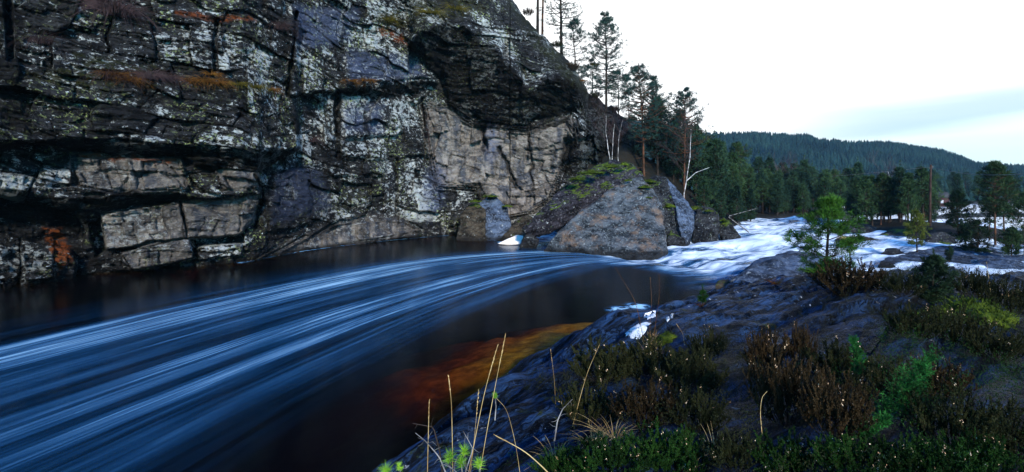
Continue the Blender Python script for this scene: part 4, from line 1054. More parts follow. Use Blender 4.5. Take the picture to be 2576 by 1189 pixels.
dpine('pine_tree', 1850, 545, 362, 66, 11, 'lone red-trunked pine with a rounded crown at the forest edge', 'pine tree', CP, cs=.44, Rr=.24, whorls=18, per=5, trunk_r=.012, needles=M_PINE, tuft=.36, bw=.05, nb=12)

def dbirch(u, vb, vt, d, seed, label, group=None, **kw):
    p = P(u, vb, d); return plant('birch_tree', birch_meshes(seed, (vb - vt) / F * d, **kw), p, label, 'birch tree', group, parts=('trunk', 'twigs'))
dbirch(1720, 520, 330, 51, 21, 'white-trunked bare birch behind the boulders', spread=.1)
dbirch(1536, 420, 285, 48, 22, 'bare forked birch growing from the mossy boulder top', fork=True, spread=.3)
dbirch(1556, 415, 300, 49, 26, 'thin white bare birch right of the forked birch', spread=.3)
dbirch(1080, 385, 300, 44.5, 23, 'tiny leafless sapling clinging to the tan rock face', spread=.2, bark=M_TWIG)
BR = 'reddish bare birches on the far shore'
bm_a, bm_b = birch_meshes(24, 7.5, spread=.2, twig=M_TWIG_RED), birch_meshes(25, 6.5, spread=.35, twig=M_TWIG_RED)

# ------------------------------------------------------------------ forest of the far shore
rng = np.random.default_rng(5)
FV = [pine_meshes(100 + i, 1.0, cs=c, Rr=r, whorls=wv, per=5, tuft=.062, bw=.011, nb=8, trunk_r=.012, needles=M_FOREST_LIGHT if i in (1, 4) else M_FOREST, bark=M_BARK_DARK, gap=.2, sub=2, tips=3)
      for i, (c, r, wv) in enumerate(((.12, .17, 26), (.22, .2, 20), (.3, .2, 18), (.08, .15, 28), (.35, .24, 15), (.18, .23, 20)))]
LEFT_LAB = 'dark pine of the dense stand behind the boulders and big pines'
SHORE_LAB = 'dark pine in the dense forest row along the far river shore'
ISLE_LAB = 'green pine in the stand on the rocky shore by the telephone pole'
def forest(n, pick, hrange, label, group, seed, vs=None):
    rng = np.random.default_rng(seed); k = 0; tries = 0; placed = []
    while k < n and tries < 8000:
        tries += 1
        x, y = pick(rng); 
        if any((x - a) ** 2 + (y - b) ** 2 < .7 for a, b in placed): continue
        z = float(far_z(np.array([x]), np.array([y]))[0])
        if z < .35: continue
        placed.append((x, y)); k += 1
        i = int(rng.integers(len(FV))) if vs is None else int(rng.choice(vs))
        plant('forest_pine', FV[i], (x, y, z - .1), label, 'pine tree', group, rng.uniform(0, 6.28), rng.uniform(*hrange))
def px_pick(u0, u1, d0, d1):
    def f(r):
        d = r.uniform(d0, d1); u = r.uniform(u0, u1); return (u - CX) / F * d, d
    return f
forest(36, px_pick(1640, 1850, 56, 70), (4.0, 7.5), LEFT_LAB, 'pines behind the fallen boulders', 1)
forest(12, px_pick(1770, 1890, 49, 58), (1.8, 4.2), 'young dark pine on the slope just behind the split boulders', 'young pines on the slope behind the boulders', 9)
forest(60, px_pick(1830, 2120, 68, 84), (3.5, 6.2), SHORE_LAB, 'pines along the far river shore', 2)
forest(70, px_pick(1900, 2420, 84, 150), (5.0, 8.5), 'hazy pine in the far rows of forest below the hill', 'pines of the far rows below the hill', 3)
forest(26, px_pick(2130, 2350, 44, 56), (2.4, 4.6), ISLE_LAB, 'pines on the rocky shore by the telephone pole', 4, (1, 2, 4, 5))
forest(34, px_pick(2330, 2620, 190, 240), (6, 11), 'distant pine on the far side of the frozen lake', 'pines beyond the frozen lake', 6)
for i, (u, vb, vt, d) in enumerate(((1952, 520, 425, 90), (2010, 515, 415, 95), (2022, 515, 425, 97), (2082, 515, 432, 92), (1930, 520, 440, 88), (2120, 510, 440, 100), (2250, 500, 430, 110))):
    p = P(u, vb, d); z = float(far_z(np.array([p[0]]), np.array([p[1]]))[0]); p[2] = z
    H = CAM_H - (vt - HY) / F * d - z
    e = plant('birch_tree', (bm_a, bm_b)[i % 2], p, 'leafless birch with a reddish twig haze in the far forest', 'birch tree', BR, i * 1.7, H / 7.5, ('trunk', 'twigs'))

# single pines of the middle distance
def mpine(u, vb, vt, d, seed, label, group=None, snap=None, **kw):
    p = P(u, vb, d); 
    if snap is not None: p[2] = snap
    H = CAM_H - (vt - HY) / F * d - p[2]
    return plant('pine_tree', pine_meshes(seed, H, **kw), p, label, 'pine tree', group)
MP = 'separate pines of the right shore'
mk = dict(tuft=.17, bw=.024, nb=12)
mpine(2307, 640, 532, 29.5, 41, 'small olive pine standing on the long rock slab', MP, cs=.22, Rr=.27, whorls=20, per=5, bark=M_BARK_DARK, needles=leafy('olive_pine_needles', (.03, .045, .008), (.10, .12, .02), 2), **{**mk, 'tuft': .13, 'bw': .02})
mpine(2216, 572, 442, 47, 42, 'dark bare-stemmed pine at the left of the rocky shore stand', MP, snap=.9, cs=.35, Rr=.27, whorls=20, per=5, tuft=.28, bw=.04, nb=10)
mpine(2262, 572, 455, 48, 43, 'pine with a crooked stem beside the bare-stemmed shore pine', MP, snap=.9, cs=.4, Rr=.26, whorls=18, per=5, lean=.05, tuft=.28, bw=.04, nb=10)
mpine(2325, 570, 462, 49, 44, 'dense green pine left of the telephone pole', MP, snap=.9, cs=.1, Rr=.26, whorls=22, per=5, tuft=.28, bw=.04, nb=10)
mpine(2410, 610, 486, 37, 45, 'rounded pine in front of the frozen lake', MP, cs=.3, Rr=.3, whorls=18, per=5, tuft=.22, bw=.032, nb=11)
mpine(2504, 625, 412, 34, 46, 'tallest right-shore pine, its crown against the dark hill', MP, cs=.42, Rr=.22, whorls=22, per=5, trunk_r=.012, tuft=.24, bw=.034, nb=11)
mpine(2526, 625, 440, 35, 47, 'bare-trunked pine close on the right of the tallest shore pine', MP, cs=.45, Rr=.2, whorls=18, per=5, trunk_r=.011, tuft=.24, bw=.034, nb=11)
mpine(2488, 622, 500, 35.5, 48, 'thin leaning pine in front of the white lake', MP, cs=.5, Rr=.14, whorls=10, lean=.06, trunk_r=.011, tuft=.2, bw=.03, nb=10)
mpine(2578, 650, 484, 28, 49, 'dark pine cut by the right picture edge', MP, cs=.15, Rr=.3, whorls=20, per=5, tuft=.2, bw=.028, nb=11)
mpine(2460, 650, 556, 29.5, 50, 'bushy little pine behind the long slab', MP, cs=.05, Rr=.42, whorls=16, per=5, tuft=.17, bw=.025, nb=12)
mpine(2430, 640, 572, 30.5, 51, 'low green pine bush left of the bushy little pine', MP, cs=.05, Rr=.48, whorls=14, per=5, tuft=.17, bw=.025, nb=12)
mpine(2545, 655, 575, 27.5, 52, 'young pine on the slab near the right picture edge', MP, cs=.2, Rr=.3, whorls=15, per=5, tuft=.15, bw=.022, nb=12)
mpine(2388, 660, 622, 27, 53, 'thin sprout of pine on top of the long pale slab', MP, cs=.1, Rr=.2, whorls=9, per=4, tuft=.10, bw=.015, nb=9)

# the young pine at the bank tip
yp = on_ground(2080, 712)
yH = CAM_H - (500 - HY) / F * yp[1] - yp[2]
plant('young_pine', pine_meshes(61, yH, cs=.16, Rr=.44, whorls=11, per=6, tuft=.13, bw=.011, nb=34, trunk_r=.019, droop=.0, lean=.03, bark=M_BARK_DARK, needles=M_PINE_YOUNG, gap=.12, sub=4, tips=4), yp - np.array([0, 0, .05]),
      'bright green young pine standing at the tip of the near bank', 'young pine')
e = plant('young_pine', pine_meshes(62, .30, cs=.35, Rr=.32, whorls=4, per=4, tuft=.06, bw=.008, nb=30, trunk_r=.02, bark=M_BARK_DARK, needles=M_PINE_YOUNG, gap=.1, sub=1, tips=2), on_ground(1768, 770) - np.array([0, 0, .02]),
          'tiny pine seedling on the bank rock above the pool', 'pine seedling')

# ------------------------------------------------------------------ hill forest: one far mass
def hill_forest():
    rng = np.random.default_rng(12); V = []; T = []; n0 = 0
    N = 15000
    y = 210 + (HILL_D + 6 - 210) * rng.uniform(0, 1, N) ** .75; u = rng.uniform(1480, 2680, N); x = (u - CX) / F * y
    z = far_z(x, y); ok = z > .4; x, y, z = x[ok], y[ok], z[ok]; n = len(x)
    H = rng.uniform(4.5, 9.5, n); Rr = H * rng.uniform(.16, .30, n)
    k = 6; th = np.arange(k) / k * 6.283
    for lo, hi, rs in ((.05, .6, 1.0), (.35, .85, .72), (.6, 1.0, .42)):
        jit = rng.uniform(.65, 1.3, (n, k)); rot = rng.uniform(0, 6.28, (n, 1))
        ring = np.stack([x[:, None] + np.cos(th + rot) * Rr[:, None] * rs * jit, y[:, None] + np.sin(th + rot) * Rr[:, None] * rs * jit, z[:, None] + H[:, None] * (lo + rng.uniform(-.06, .06, (n, k)))], -1)
        tip = np.stack([x + rng.normal(size=n) * .2, y, z + H * hi], -1)[:, None, :]
        V.append(np.concatenate([ring, tip], 1).reshape(-1, 3))
        i = np.arange(n)[:, None] * (k + 1)
        T.append(np.stack([i + np.arange(k)[None], i + (np.arange(k)[None] + 1) % k, np.broadcast_to(i + k, (n, k))], -1).reshape(-1, 3) + n0); n0 += n * (k + 1)
    me = make_mesh('hill_forest', np.concatenate(V), np.concatenate(T), M_HILL)
    tag(link('hill_forest', me), 'dark blue-green conifer forest covering the far hill', 'forest', kind='stuff')
hill_forest()

# ------------------------------------------------------------------ telephone pole, wires, cabins
pp = P(2339, 605, 41); pp[2] = .7
e = empty('telephone_pole', tuple(pp)); tag(e, 'tall brown wooden telephone pole above the shore pines', 'telephone pole')
HP = CAM_H - (415 - HY) / F * 41 - .7
gm = Geo(); gm.tube([(0, 0, 0), (.02, 0, HP * .5), (.07, 0, HP)], [.09, .08, .065], 9); o = link('post', gm.mesh('post', M_POLE, True), e)
gm = Geo(); gm.tube([(-.05, 0, HP - .25), (.2, 0, HP - .25)], [.03, .03], 6); gm.tube([(.2, 0, HP - .27), (.2, 0, HP - .10)], [.045, .04], 7); o = link('insulator', gm.mesh('insulator', M_DEAD), e)
gm = Geo(); gm.tube([(.05, 0, HP * .42), (1.3, -.3, 0)], [.014, .014], 4); o = link('stay_wire', gm.mesh('stay_wire', M_BARK_DARK), e)
wm_, t = material('wire_metal'); finish(t, (.02, .05, .055), .5)
for nm, pts, lab in (('overhead_wire', [P(1960, 448, 150), P(2150, 480, 95), P(2342, 421, 41.2)], 'upper dark cable sagging from the pole top towards the left forest'),
                     ('overhead_wire', [P(2342, 421, 41.2), P(2480, 429, 34), P(2640, 432, 28)], 'dark cable from the pole top to the right picture edge')):
    a, m, b = [np.array(q) for q in pts]
    s = np.linspace(0, 1, 24)[:, None]; line = a * (1 - s) + b * s; line[:, 2] -= 4 * s[:, 0] * (1 - s[:, 0]) * .35
    gm = Geo(); gm.tube(line - a, np.full(24, .018), 4); o = link(nm, gm.mesh(nm, wm_), None, a); tag(o, lab, 'cable', 'cables of the telephone line')

def box(gm, c, s):
    c = np.array(c, float); s = np.array(s, float) / 2
    V = np.array([[x, y, z] for x in (-1, 1) for y in (-1, 1) for z in (-1, 1)], float) * s + c
    q = np.array([[0, 1, 3, 2], [4, 6, 7, 5], [0, 4, 5, 1], [2, 3, 7, 6], [0, 2, 6, 4], [1, 5, 7, 3]])
    gm.v.append(V); gm.q.append(q + gm.n); gm.n += 8
def mat_plain(name, c, r=.7):
    m, t = material(name); g = t.add('ShaderNodeNewGeometry'); n = t.noise(g.outputs['Position'], 3, 5)
    finish(t, t.mix(n, tuple(k * .8 for k in c), tuple(min(k * 1.2, 1) for k in c)), r); return m
MR, MW, MRF = mat_plain('red_boards', (.04, .010, .009)), mat_plain('white_paint', (.45, .45, .47)), mat_plain('dark_roofing', (.03, .03, .035))
def cabin(u, v, d, wdt, dep, hgt, wall, label):
    p = P(u, v, d); p[2] = max(float(far_z(np.array([p[0]]), np.array([p[1]]))[0]), .2)
    e = empty('cabin', tuple(p)); tag(e, label, 'cabin', 'small houses at the forest edge')
    g = Geo(); box(g, (0, 0, hgt / 2), (wdt, dep, hgt)); link('wall', g.mesh('wall', wall), e)
    g = Geo(); a = wdt / 2 + .25; h2 = hgt + wdt * .32; y0 = dep / 2 + .25
    V = np.array([(-a, -y0, hgt), (a, -y0, hgt), (0, -y0, h2), (-a, y0, hgt), (a, y0, hgt), (0, y0, h2)], float)
    g.v.append(V); g.t.append(np.array([[0, 1, 2], [3, 5, 4]])); g.q.append(np.array([[0, 2, 5, 3], [1, 4, 5, 2], [0, 3, 4, 1]])); g.n += 6
    link('roof', g.mesh('roof', MRF), e)
    for xx in (-wdt * .25, wdt * .25):
        g = Geo(); box(g, (xx, -dep / 2 - .03, hgt * .55), (.7, .06, .8)); link('window', g.mesh('window', MW), e)
cabin(2366, 508, 150, 4.5, 4, 2.4, MR, 'dark red cabin half hidden right of the telephone pole')
cabin(1998, 442, 330, 11, 6, 4.0, MW, 'white house far off at the foot of the hill')

# ------------------------------------------------------------------ near bank: heather, juniper, grass, moss
HV = {'dark': [heath_meshes(200 + i, .40, .42, 70, mat=M_HEATH, flowers=.04) for i in range(2)],
      'brown': [heath_meshes(210 + i, .42, .40, 70, mat=M_HEATH_BROWN, flowers=.09) for i in range(2)],
      'green': [heath_meshes(220 + i, .34, .42, 80, mat=M_HEATH_GREEN, flowers=.07) for i in range(2)]}
def bush(kind, u, v, w_px, h_px, label, group=None, seed=0, i=0):
    """heather bush whose foot shows at (u, v); size given as it reads from the camera"""
    p = on_ground(u, v); H = h_px / F * p[1]; Wd = w_px / F * p[1]
    ms = HV[kind][i % 2]; e = plant('heather_bush', ms, p - np.array([0, 0, .03]), label, 'heather', group, seed * 1.3, 1.0, ('stems', 'foliage', 'flowers'))
    e.scale = (Wd / .78, Wd / .78, H / .42); return e
HB = 'heather bushes on the near bank'
bush('brown', 2140, 742, 165, 95, 'largest rusty brown heather bush beside the young pine', HB, 1, 0)
bush('dark', 2268, 742, 90, 62, 'low dark heather right of the rusty brown bush', HB, 2, 1)
bush('dark', 2450, 745, 95, 72, 'wiry dark heather bush against the white channel', HB, 3, 0)
bush('dark', 2540, 790, 110, 92, 'dark heather beside the mossy cushion at the right edge', HB, 4, 1)
bush('dark', 2300, 850, 130, 92, 'broad dark heather clump in front of the mossy hummock', HB, 5, 0)
bush('dark', 2400, 862, 150, 100, 'dark heather clump spreading over the mossy hummock', HB, 6, 1)
bush('brown', 1925, 935, 100, 120, 'upright brown heather with dry flowers on open rock', HB, 7, 1)
bush('brown', 2010, 920, 80, 112, 'tall thin brown heather with bare grey stems', HB, 8, 0)
bush('brown', 1980, 1060, 170, 190, 'big brown heather bush full of dry flowers, middle of the bank', HB, 9, 1)
bush('dark', 2120, 960, 160, 110, 'dark heather behind the bright juniper', HB, 10, 0)
bush('brown', 2100, 1090, 170, 170, 'brown flowering heather left of the bright juniper', HB, 11, 0)
bush('dark', 1780, 900, 90, 80, 'dark heather tuft by the ice patch', HB, 12, 0)
bush('dark', 1520, 960, 170, 110, 'dark heather overhanging the pool edge', HB, 13, 1)
bush('dark', 1640, 950, 170, 105, 'dark heather below the largest ice patch', HB, 14, 0)
bush('dark', 1740, 980, 160, 110, 'dark heather at the upper edge of the open blue rock', HB, 15, 1)
bush('dark', 1480, 1060, 160, 110, 'straggly dark heather above the straw tangle', HB, 16, 0)
bush('brown', 1620, 1070, 170, 120, 'brown stemmed heather in the middle of the left thicket', HB, 17, 0)
bush('dark', 1750, 1080, 150, 110, 'dark heather along the open blue rock', HB, 18, 0)
bush('green', 1690, 1175, 190, 130, 'fresh green heather with pale specks, left thicket', HB, 19, 0)
bush('green', 1540, 1185, 190, 110, 'green heather beside the curled straw tuft', HB, 20, 1)
bush('green', 1420, 1200, 150, 90, 'low green heather at the bottom left of the thicket', HB, 21, 0)
bush('dark', 1850, 1170, 140, 90, 'dark heather at the foot of the open blue rock', HB, 22, 1)
bush('green', 1990, 1190, 180, 120, 'green flowering heather at the bottom edge, middle', HB, 23, 0)
bush('green', 2150, 1200, 190, 130, 'green heather under the bright juniper', HB, 24, 1)
bush('green', 2300, 1200, 190, 130, 'pale-flowered green heather right of the juniper foot', HB, 25, 0)
bush('dark', 2400, 1120, 190, 160, 'dark heather right of the bright juniper', HB, 26, 0)
bush('green', 2460, 1200, 190, 140, 'green heather near the bottom right corner', HB, 27, 1)
bush('dark', 2560, 1150, 190, 150, 'dark heather in the bottom right corner', HB, 28, 1)
bush('dark', 2240, 1010, 150, 120, 'dark heather just behind the juniper tip', HB, 29, 1)
bush('brown', 2360, 1000, 150, 110, 'brown heather between the juniper and the bare rock', HB, 30, 0)
bush('dark', 2500, 900, 130, 90, 'dark heather by the litter-covered rock at right', HB, 31, 0)
bush('dark', 2060, 700, 60, 35, 'low heather under the young pine', HB, 32, 0)

# juniper: leaning spires set with needles
def juniper(u, v, pts, label, r=.07, seed=0, mat=None, group='junipers on the near bank'):
    base = on_ground(u, v); d = base[1]; rng = np.random.default_rng(seed); S = Geo(); L = Geo()
    axes = []
    line = np.array([P(a, b, d + k) - base for a, b, k in pts])
    s = np.linspace(0, len(pts) - 1, 26); ax = np.stack([np.interp(s, np.arange(len(pts)), line[:, j]) for j in range(3)], 1)
    S.tube(ax, np.linspace(.012, .004, 26), 5)
    B = []; D = []
    for i in range(230):
        k = rng.uniform(.12, 1); p = np.array([np.interp(k * 25, np.arange(26), ax[:, j]) for j in range(3)])
        dv = rnd_dirs(1, rng)[0]; dv[2] = abs(dv[2]) * .9 + .25; ln = r * rng.uniform(.5, 1.25) * (1.15 - .6 * k)
        q = p + dv * ln; S.tube(np.stack([p, q]), [.002, .001], 3)
        n = 26; kk = rng.uniform(.1, 1, n)[:, None]; B.append(p + (q - p) * kk); D.append(dv * .8 + rnd_dirs(n, rng))
    B = np.concatenate(B); D = np.concatenate(D); L.blades(B, D, rng.uniform(.014, .026, len(B)), .0046, rng)
    e = empty('juniper', tuple(base)); tag(e, label, 'juniper', group)
    link('stems', S.mesh('stems', M_STEM), e); link('foliage', L.mesh('foliage', mat or M_JUNIPER), e)
juniper(2205, 1080, [(2205, 1080, 0), (2225, 1040, 0), (2268, 980, 0), (2310, 930, .05), (2352, 900, .1)], 'brightest green juniper spire leaning right amid dark heather', .12, 1)
juniper(2265, 1075, [(2262, 1085, 0), (2285, 1020, 0), (2300, 970, 0), (2330, 940, 0)], 'second green juniper shoot close behind the brightest spire', .11, 2)
juniper(2210, 1120, [(2160, 1120, 0), (2190, 1080, 0), (2235, 1060, 0)], 'low green juniper branch left of the brightest spire', .09, 3)
juniper(2165, 960, [(2155, 960, 0), (2160, 900, 0), (2145, 855, 0)], 'small upright juniper sprig amid the brown heather', .07, 4)
juniper(2205, 960, [(2200, 990, 0), (2212, 960, 0), (2216, 930, 0)], 'small juniper sprig just left of the leaning spire', .07, 5)
e = plant('juniper', pine_meshes(66, .95, cs=.02, Rr=.40, whorls=18, per=6, tuft=.085, bw=.011, nb=26, trunk_r=.02, bark=M_BARK_DARK, needles=M_PINE, gap=.15, sub=3, tips=3), on_ground(2346, 760) - np.array([0, 0, .05]),
          'blue-green juniper cone in front of the long pale slab', 'juniper', 'junipers on the near bank')
p = on_ground(2346, 760); e.scale = [(760 - 640) / F * p[1] / .95] * 3

# ground cover of heather sprigs, moss and litter: one mass
def undergrowth():
    rng = np.random.default_rng(77); L = Geo(); Lg = Geo(); Fl = Geo(); Bx = []
    N = 15000
    x = rng.uniform(-.9, 13, N) ; y = rng.uniform(2.6, 16.5, N) ** 1.0
    p = np.stack([x, y, 0 * x], 1)
    m = in_poly(x + fbm(p * .9, 4, 81) * 1.6, y + fbm(p * .9, 4, 82) * 1.6, SOIL, .9)
    keep = (rng.uniform(0, 1, N) < m * np.where(y < 7, 1, .55)) & (x < .72 * y + 2.5); x, y = x[keep], y[keep]
    z = near_z(x, y); sel = z > .35; x, y, z = x[sel], y[sel], z[sel]; n = len(x)
    gsel = fbm(np.stack([x, y, 0 * x], 1) * .6, 2, 7) + (4.6 - y) * .12 > .05
    h = rng.uniform(.10, .32, n)
    tip = np.stack([rng.normal(size=n) * .06, rng.normal(size=n) * .06, h], 1); foot = np.stack([x, y, z - .02], 1)
    k = 34
    t = rng.uniform(.15, 1, (n, k, 1)); B = foot[:, None] + tip[:, None] * t + rng.normal(size=(n, k, 3)) * .022
    D = tip[:, None] / np.linalg.norm(tip, axis=1)[:, None, None] * .8 + rng.normal(size=(n, k, 3)) * .5
    for mask, gm in ((gsel, Lg), (~gsel, L)):
        b = B[mask].reshape(-1, 3); d = D[mask].reshape(-1, 3)
        gm.leaves(b, d, rng.uniform(.010, .022, len(b)), .0062, rng)
    for nm, gm, mt, lab in (('heather_cover', Lg, M_HEATH_GREEN, 'low green heather carpet on the near bank'), ('heath_cover', L, M_HEATH, 'low dark brown heath carpet on the near bank')):
        tag(link(nm, gm.mesh(nm, mt)), lab, 'ground cover', kind='stuff')
undergrowth()

# grass stems and tufts
def stem(pts, label, r=.0022, head=True, mat=None, group='tall dry grass stems at the pool edge', seed=0, d=None):
    rng = np.random.default_rng(seed)
    b = on_ground(*pts[0]) if d is None else P(*pts[0], d); line = np.array([P(u, v, b[1]) - b for u, v in pts]); line[0] = 0
    s = np.linspace(0, len(pts) - 1, 18); L = np.stack([np.interp(s, np.arange(len(pts)), line[:, j]) for j in range(3)], 1)
    for _ in range(4): L[1:-1] = (L[:-2] + 2 * L[1:-1] + L[2:]) / 4
    g = Geo(); g.tube(L, np.linspace(r, r * .45, 18), 5)
    e = empty('dry_grass', tuple(b)); tag(e, label, 'grass stem', group); link('stalk', g.mesh('stalk', mat or M_STRAW), e)
    if head:
        h = Geo(); n = 36; k = rng.uniform(13, 17, n); B = np.stack([np.interp(k, np.arange(18), L[:, j]) for j in range(3)], 1); dv = L[-1] - L[-4]; dv /= np.linalg.norm(dv)
        h.leaves(B, dv + rnd_dirs(n, rng) * .25, .016, .0035, rng); link('seed_head', h.mesh('seed_head', mat or M_STRAW), e)
ED = 3.3
stem([(1168, 1250), (1190, 1130), (1220, 980), (1252, 870)], 'long straw stem crossing in front of the pool, leftmost of the tall crossing pair', .0030, seed=1, d=ED)
stem([(1196, 1260), (1222, 1100), (1248, 960), (1272, 842)], 'tallest straw stem, tip over the golden shallows', .0024, seed=2, d=ED)
stem([(1074, 1250), (1077, 1110), (1080, 1008)], 'short upright straw stem, leftmost over the black pool', .0030, seed=3, d=ED)
stem([(1140, 1260), (1138, 1120), (1136, 1010), (1128, 948)], 'upright straw stem between the leftmost one and the crossing pair', .0026, seed=4, d=ED)
stem([(1176, 1250), (1192, 1120), (1204, 985)], 'faint brown stem behind the crossing pair', .0016, seed=5, d=ED)
stem([(1400, 1215), (1370, 1180), (1320, 1135), (1246, 1096)], 'thick furry straw stem lying low over the bank rock', .0042, seed=6, d=3.1)
stem([(1312, 1220), (1298, 1120), (1276, 1030), (1248, 1002)], 'thin bent grey stem at the rock edge', .0016, head=False, seed=7, d=3.4)
stem([(1620, 860), (1600, 760), (1573, 715), (1548, 674)], 'red-brown bent stem standing against the dark pool', .0042, seed=8, mat=M_ORANGE, group='thin stems on the bank crest')
stem([(1655, 905), (1632, 850), (1640, 760), (1636, 700)], 'brown thin stem right of the bent red-brown one', .003, seed=9, mat=M_ORANGE, group='thin stems on the bank crest')
stem([(1640, 910), (1648, 820), (1660, 740), (1658, 690)], 'straight orange stem by the ice patch', .003, seed=10, mat=M_ORANGE, group='thin stems on the bank crest')
stem([(1440, 1075), (1462, 990), (1480, 930), (1508, 868)], 'long pale stem leaning across the left heather', .003, seed=11, group='thin stems on the bank crest')
stem([(1398, 1030), (1395, 960), (1385, 880)], 'grey dry stem at the left end of the heather', .002, seed=12, group='thin stems on the bank crest')
stem([(1918, 1100), (1912, 1040), (1916, 1000), (1930, 985)], 'hooked pale stem in front of the open blue rock', .0024, head=False, seed=13, group='thin stems on the bank crest')
stem([(1722, 870), (1718, 840), (1702, 816)], 'short hooked stem on the bank crest', .0026, seed=14, group='thin stems on the bank crest')
stem([(2496, 770), (2490, 720), (2482, 660)], 'tall faded stem by the right-hand channel', .004, seed=15, group='thin stems on the bank crest')
for i, (u, v) in enumerate(((1630, 905), (1648, 910), (1640, 880))):
    o = link('grass_tuft', tuft_mesh(300 + i, .32, 26, .09, .0028, .2), None, on_ground(u, v)); tag(o, ('bright straw tuft below the ice patch', 'straw blades right of the bright tuft', 'thin straw blades at the edge of the ice patch')[i], 'grass tuft', 'straw tufts on the near bank')
for i, (u, v, h, n, mt, lab) in enumerate(((1545, 1110, .22, 60, M_STRAW, 'curled dry straw tangle at the left of the green heather'), (1490, 1120, .2, 50, M_STRAW, 'second straw tangle left of the curled one'), (1400, 1165, .2, 50, M_STRAW, 'dry straw tuft by the pine sprigs'),
        (1765, 772, .16, 40, M_ORANGE, 'orange grass at the foot of the tiny pine seedling'), (1950, 716, .22, 70, M_ORANGE, 'dead orange grass on the icy outcrop'), (2130, 604, .5, 90, M_STRAW, 'straw cap on the low rock in the rapids'), (2200, 612, .4, 90, M_ORANGE, 'orange grass on the low rapids rock'),
        (2560, 760, .45, 60, M_STRAW, 'tall faded grass tuft at the right edge'), (2270, 660, .5, 80, M_OLIVE, 'brown grass at the foot of the olive pine'), (1455, 596, .8, 90, M_ORANGE, 'dead grass in the notch beside the largest boulder'), (1800, 1150, .2, 30, M_STRAW, 'pale curved blades at the bottom edge'), (2350, 740, .16, 50, M_ORANGE, 'orange litter grass under the dark juniper cone'))):
    dd = {2130: 36.4, 2200: 36.2, 2270: 29.3, 1455: 33.6}.get(u); loc = P(u, v, dd) if dd else on_ground(u, v)
    far = dd is not None
    o = link('grass_tuft', tuft_mesh(320 + i, h, n, h * .9, .012 if far else .0035, .75, mt), None, loc); tag(o, lab, 'grass tuft', 'grass tufts of the banks')

# pine sprigs, dead twigs at the bottom
def sprig(u, v, d, label, seed, R_=.055, n=150):
    rng = np.random.default_rng(seed); p = P(u, v, d); e = empty('pine_seedling', tuple(p)); tag(e, label, 'pine seedling', 'lime green pine sprigs at the bottom edge')
    g = Geo(); g.tube([(0, 0, -.22), (.01, 0, -.1), (0, 0, .01)], [.006, .005, .003], 5); link('stem', g.mesh('stem', M_DEAD), e)
    h = Geo(); b = rnd_dirs(n, rng) * .006; b[:, 2] += rng.uniform(-.03, .01, n); h.blades(b, rnd_dirs(n, rng) + np.array([0, 0, .65]), rng.uniform(.7, 1.15, n) * R_, .0026, rng); link('needles', h.mesh('needles', M_PINE_LIME), e)
for i, (u, v, d, r_, lab) in enumerate(((1130, 1150, 3.25, .055, 'lime pine tuft, upper left one of the central cluster'), (1168, 1135, 3.3, .055, 'lime pine tuft at the top of the central cluster'), (1160, 1165, 3.2, .05, 'lime pine tuft low in the central cluster'),
        (1205, 1165, 3.2, .05, 'lime pine tuft right of the crossing stems'), (970, 1185, 3.3, .06, 'lime pine tuft alone at the far left of the bottom edge'), (1005, 1172, 3.4, .03, 'smallest lime pine tuft between the lone one and the cluster'), (1245, 995, 5.0, .035, 'tiny lime tuft at the rock edge higher up'))):
    sprig(u, v, d, lab, 400 + i, r_)
def dead_branch(pts, d, label, seed, r=.005, mat=None):
    rng = np.random.default_rng(seed); b = P(*pts[0], d); L = np.array([P(u, v, d + rng.normal() * .03) - b for u, v in pts]); g = Geo()
    s = np.linspace(0, len(pts) - 1, 14); A = np.stack([np.interp(s, np.arange(len(pts)), L[:, j]) for j in range(3)], 1); g.tube(A, np.linspace(r, r * .3, 14), 5)
    for k in range(7):
        q = A[rng.integers(3, 13)]; dv = rng.normal(size=3) * np.array([1, .6, .8]); dv /= np.linalg.norm(dv); ln = rng.uniform(.03, .09)
        g.tube(np.stack([q, q + dv * ln * .5 + rng.normal(size=3) * .006, q + dv * ln]), [r * .35, r * .25, r * .12], 3)
    o = link('dead_branch', g.mesh('dead_branch', mat or M_DEAD), None, b); tag(o, label, 'dead branch', 'dead branches at the bottom edge')
dead_branch([(1120, 1240), (1105, 1130), (1090, 1075), (1038, 1066)], 3.35, 'dark dead twig reaching left over the black pool', 1, .007, M_BARK_DARK)
dead_branch([(1125, 1200), (1105, 1150), (1070, 1110), (1045, 1090)], 3.3, 'forked grey twig below the dark dead twig', 2, .005)
dead_branch([(1165, 1250), (1170, 1190), (1190, 1130), (1165, 1085)], 3.2, 'bleached upright stick in the lime pine cluster', 3, .005)
dead_branch([(1180, 1250), (1150, 1190), (1120, 1165)], 3.15, 'bleached forked stick at the bottom of the pine cluster', 4, .006)
dead_branch([(1395, 1110), (1402, 1060), (1415, 1030), (1440, 1005)], 4.6, 'bleached forked stick at the heather edge', 5, .007)
dead_branch([(1884, 585), (1850, 560), (1830, 545), (1905, 525)], 40, 'fallen grey branch behind the slanting boulder', 6, .05)
dead_branch([(1728, 455), (1750, 435), (1785, 422)], 46, 'bare white limb reaching right from the birch', 8, .04, M_BIRCH)

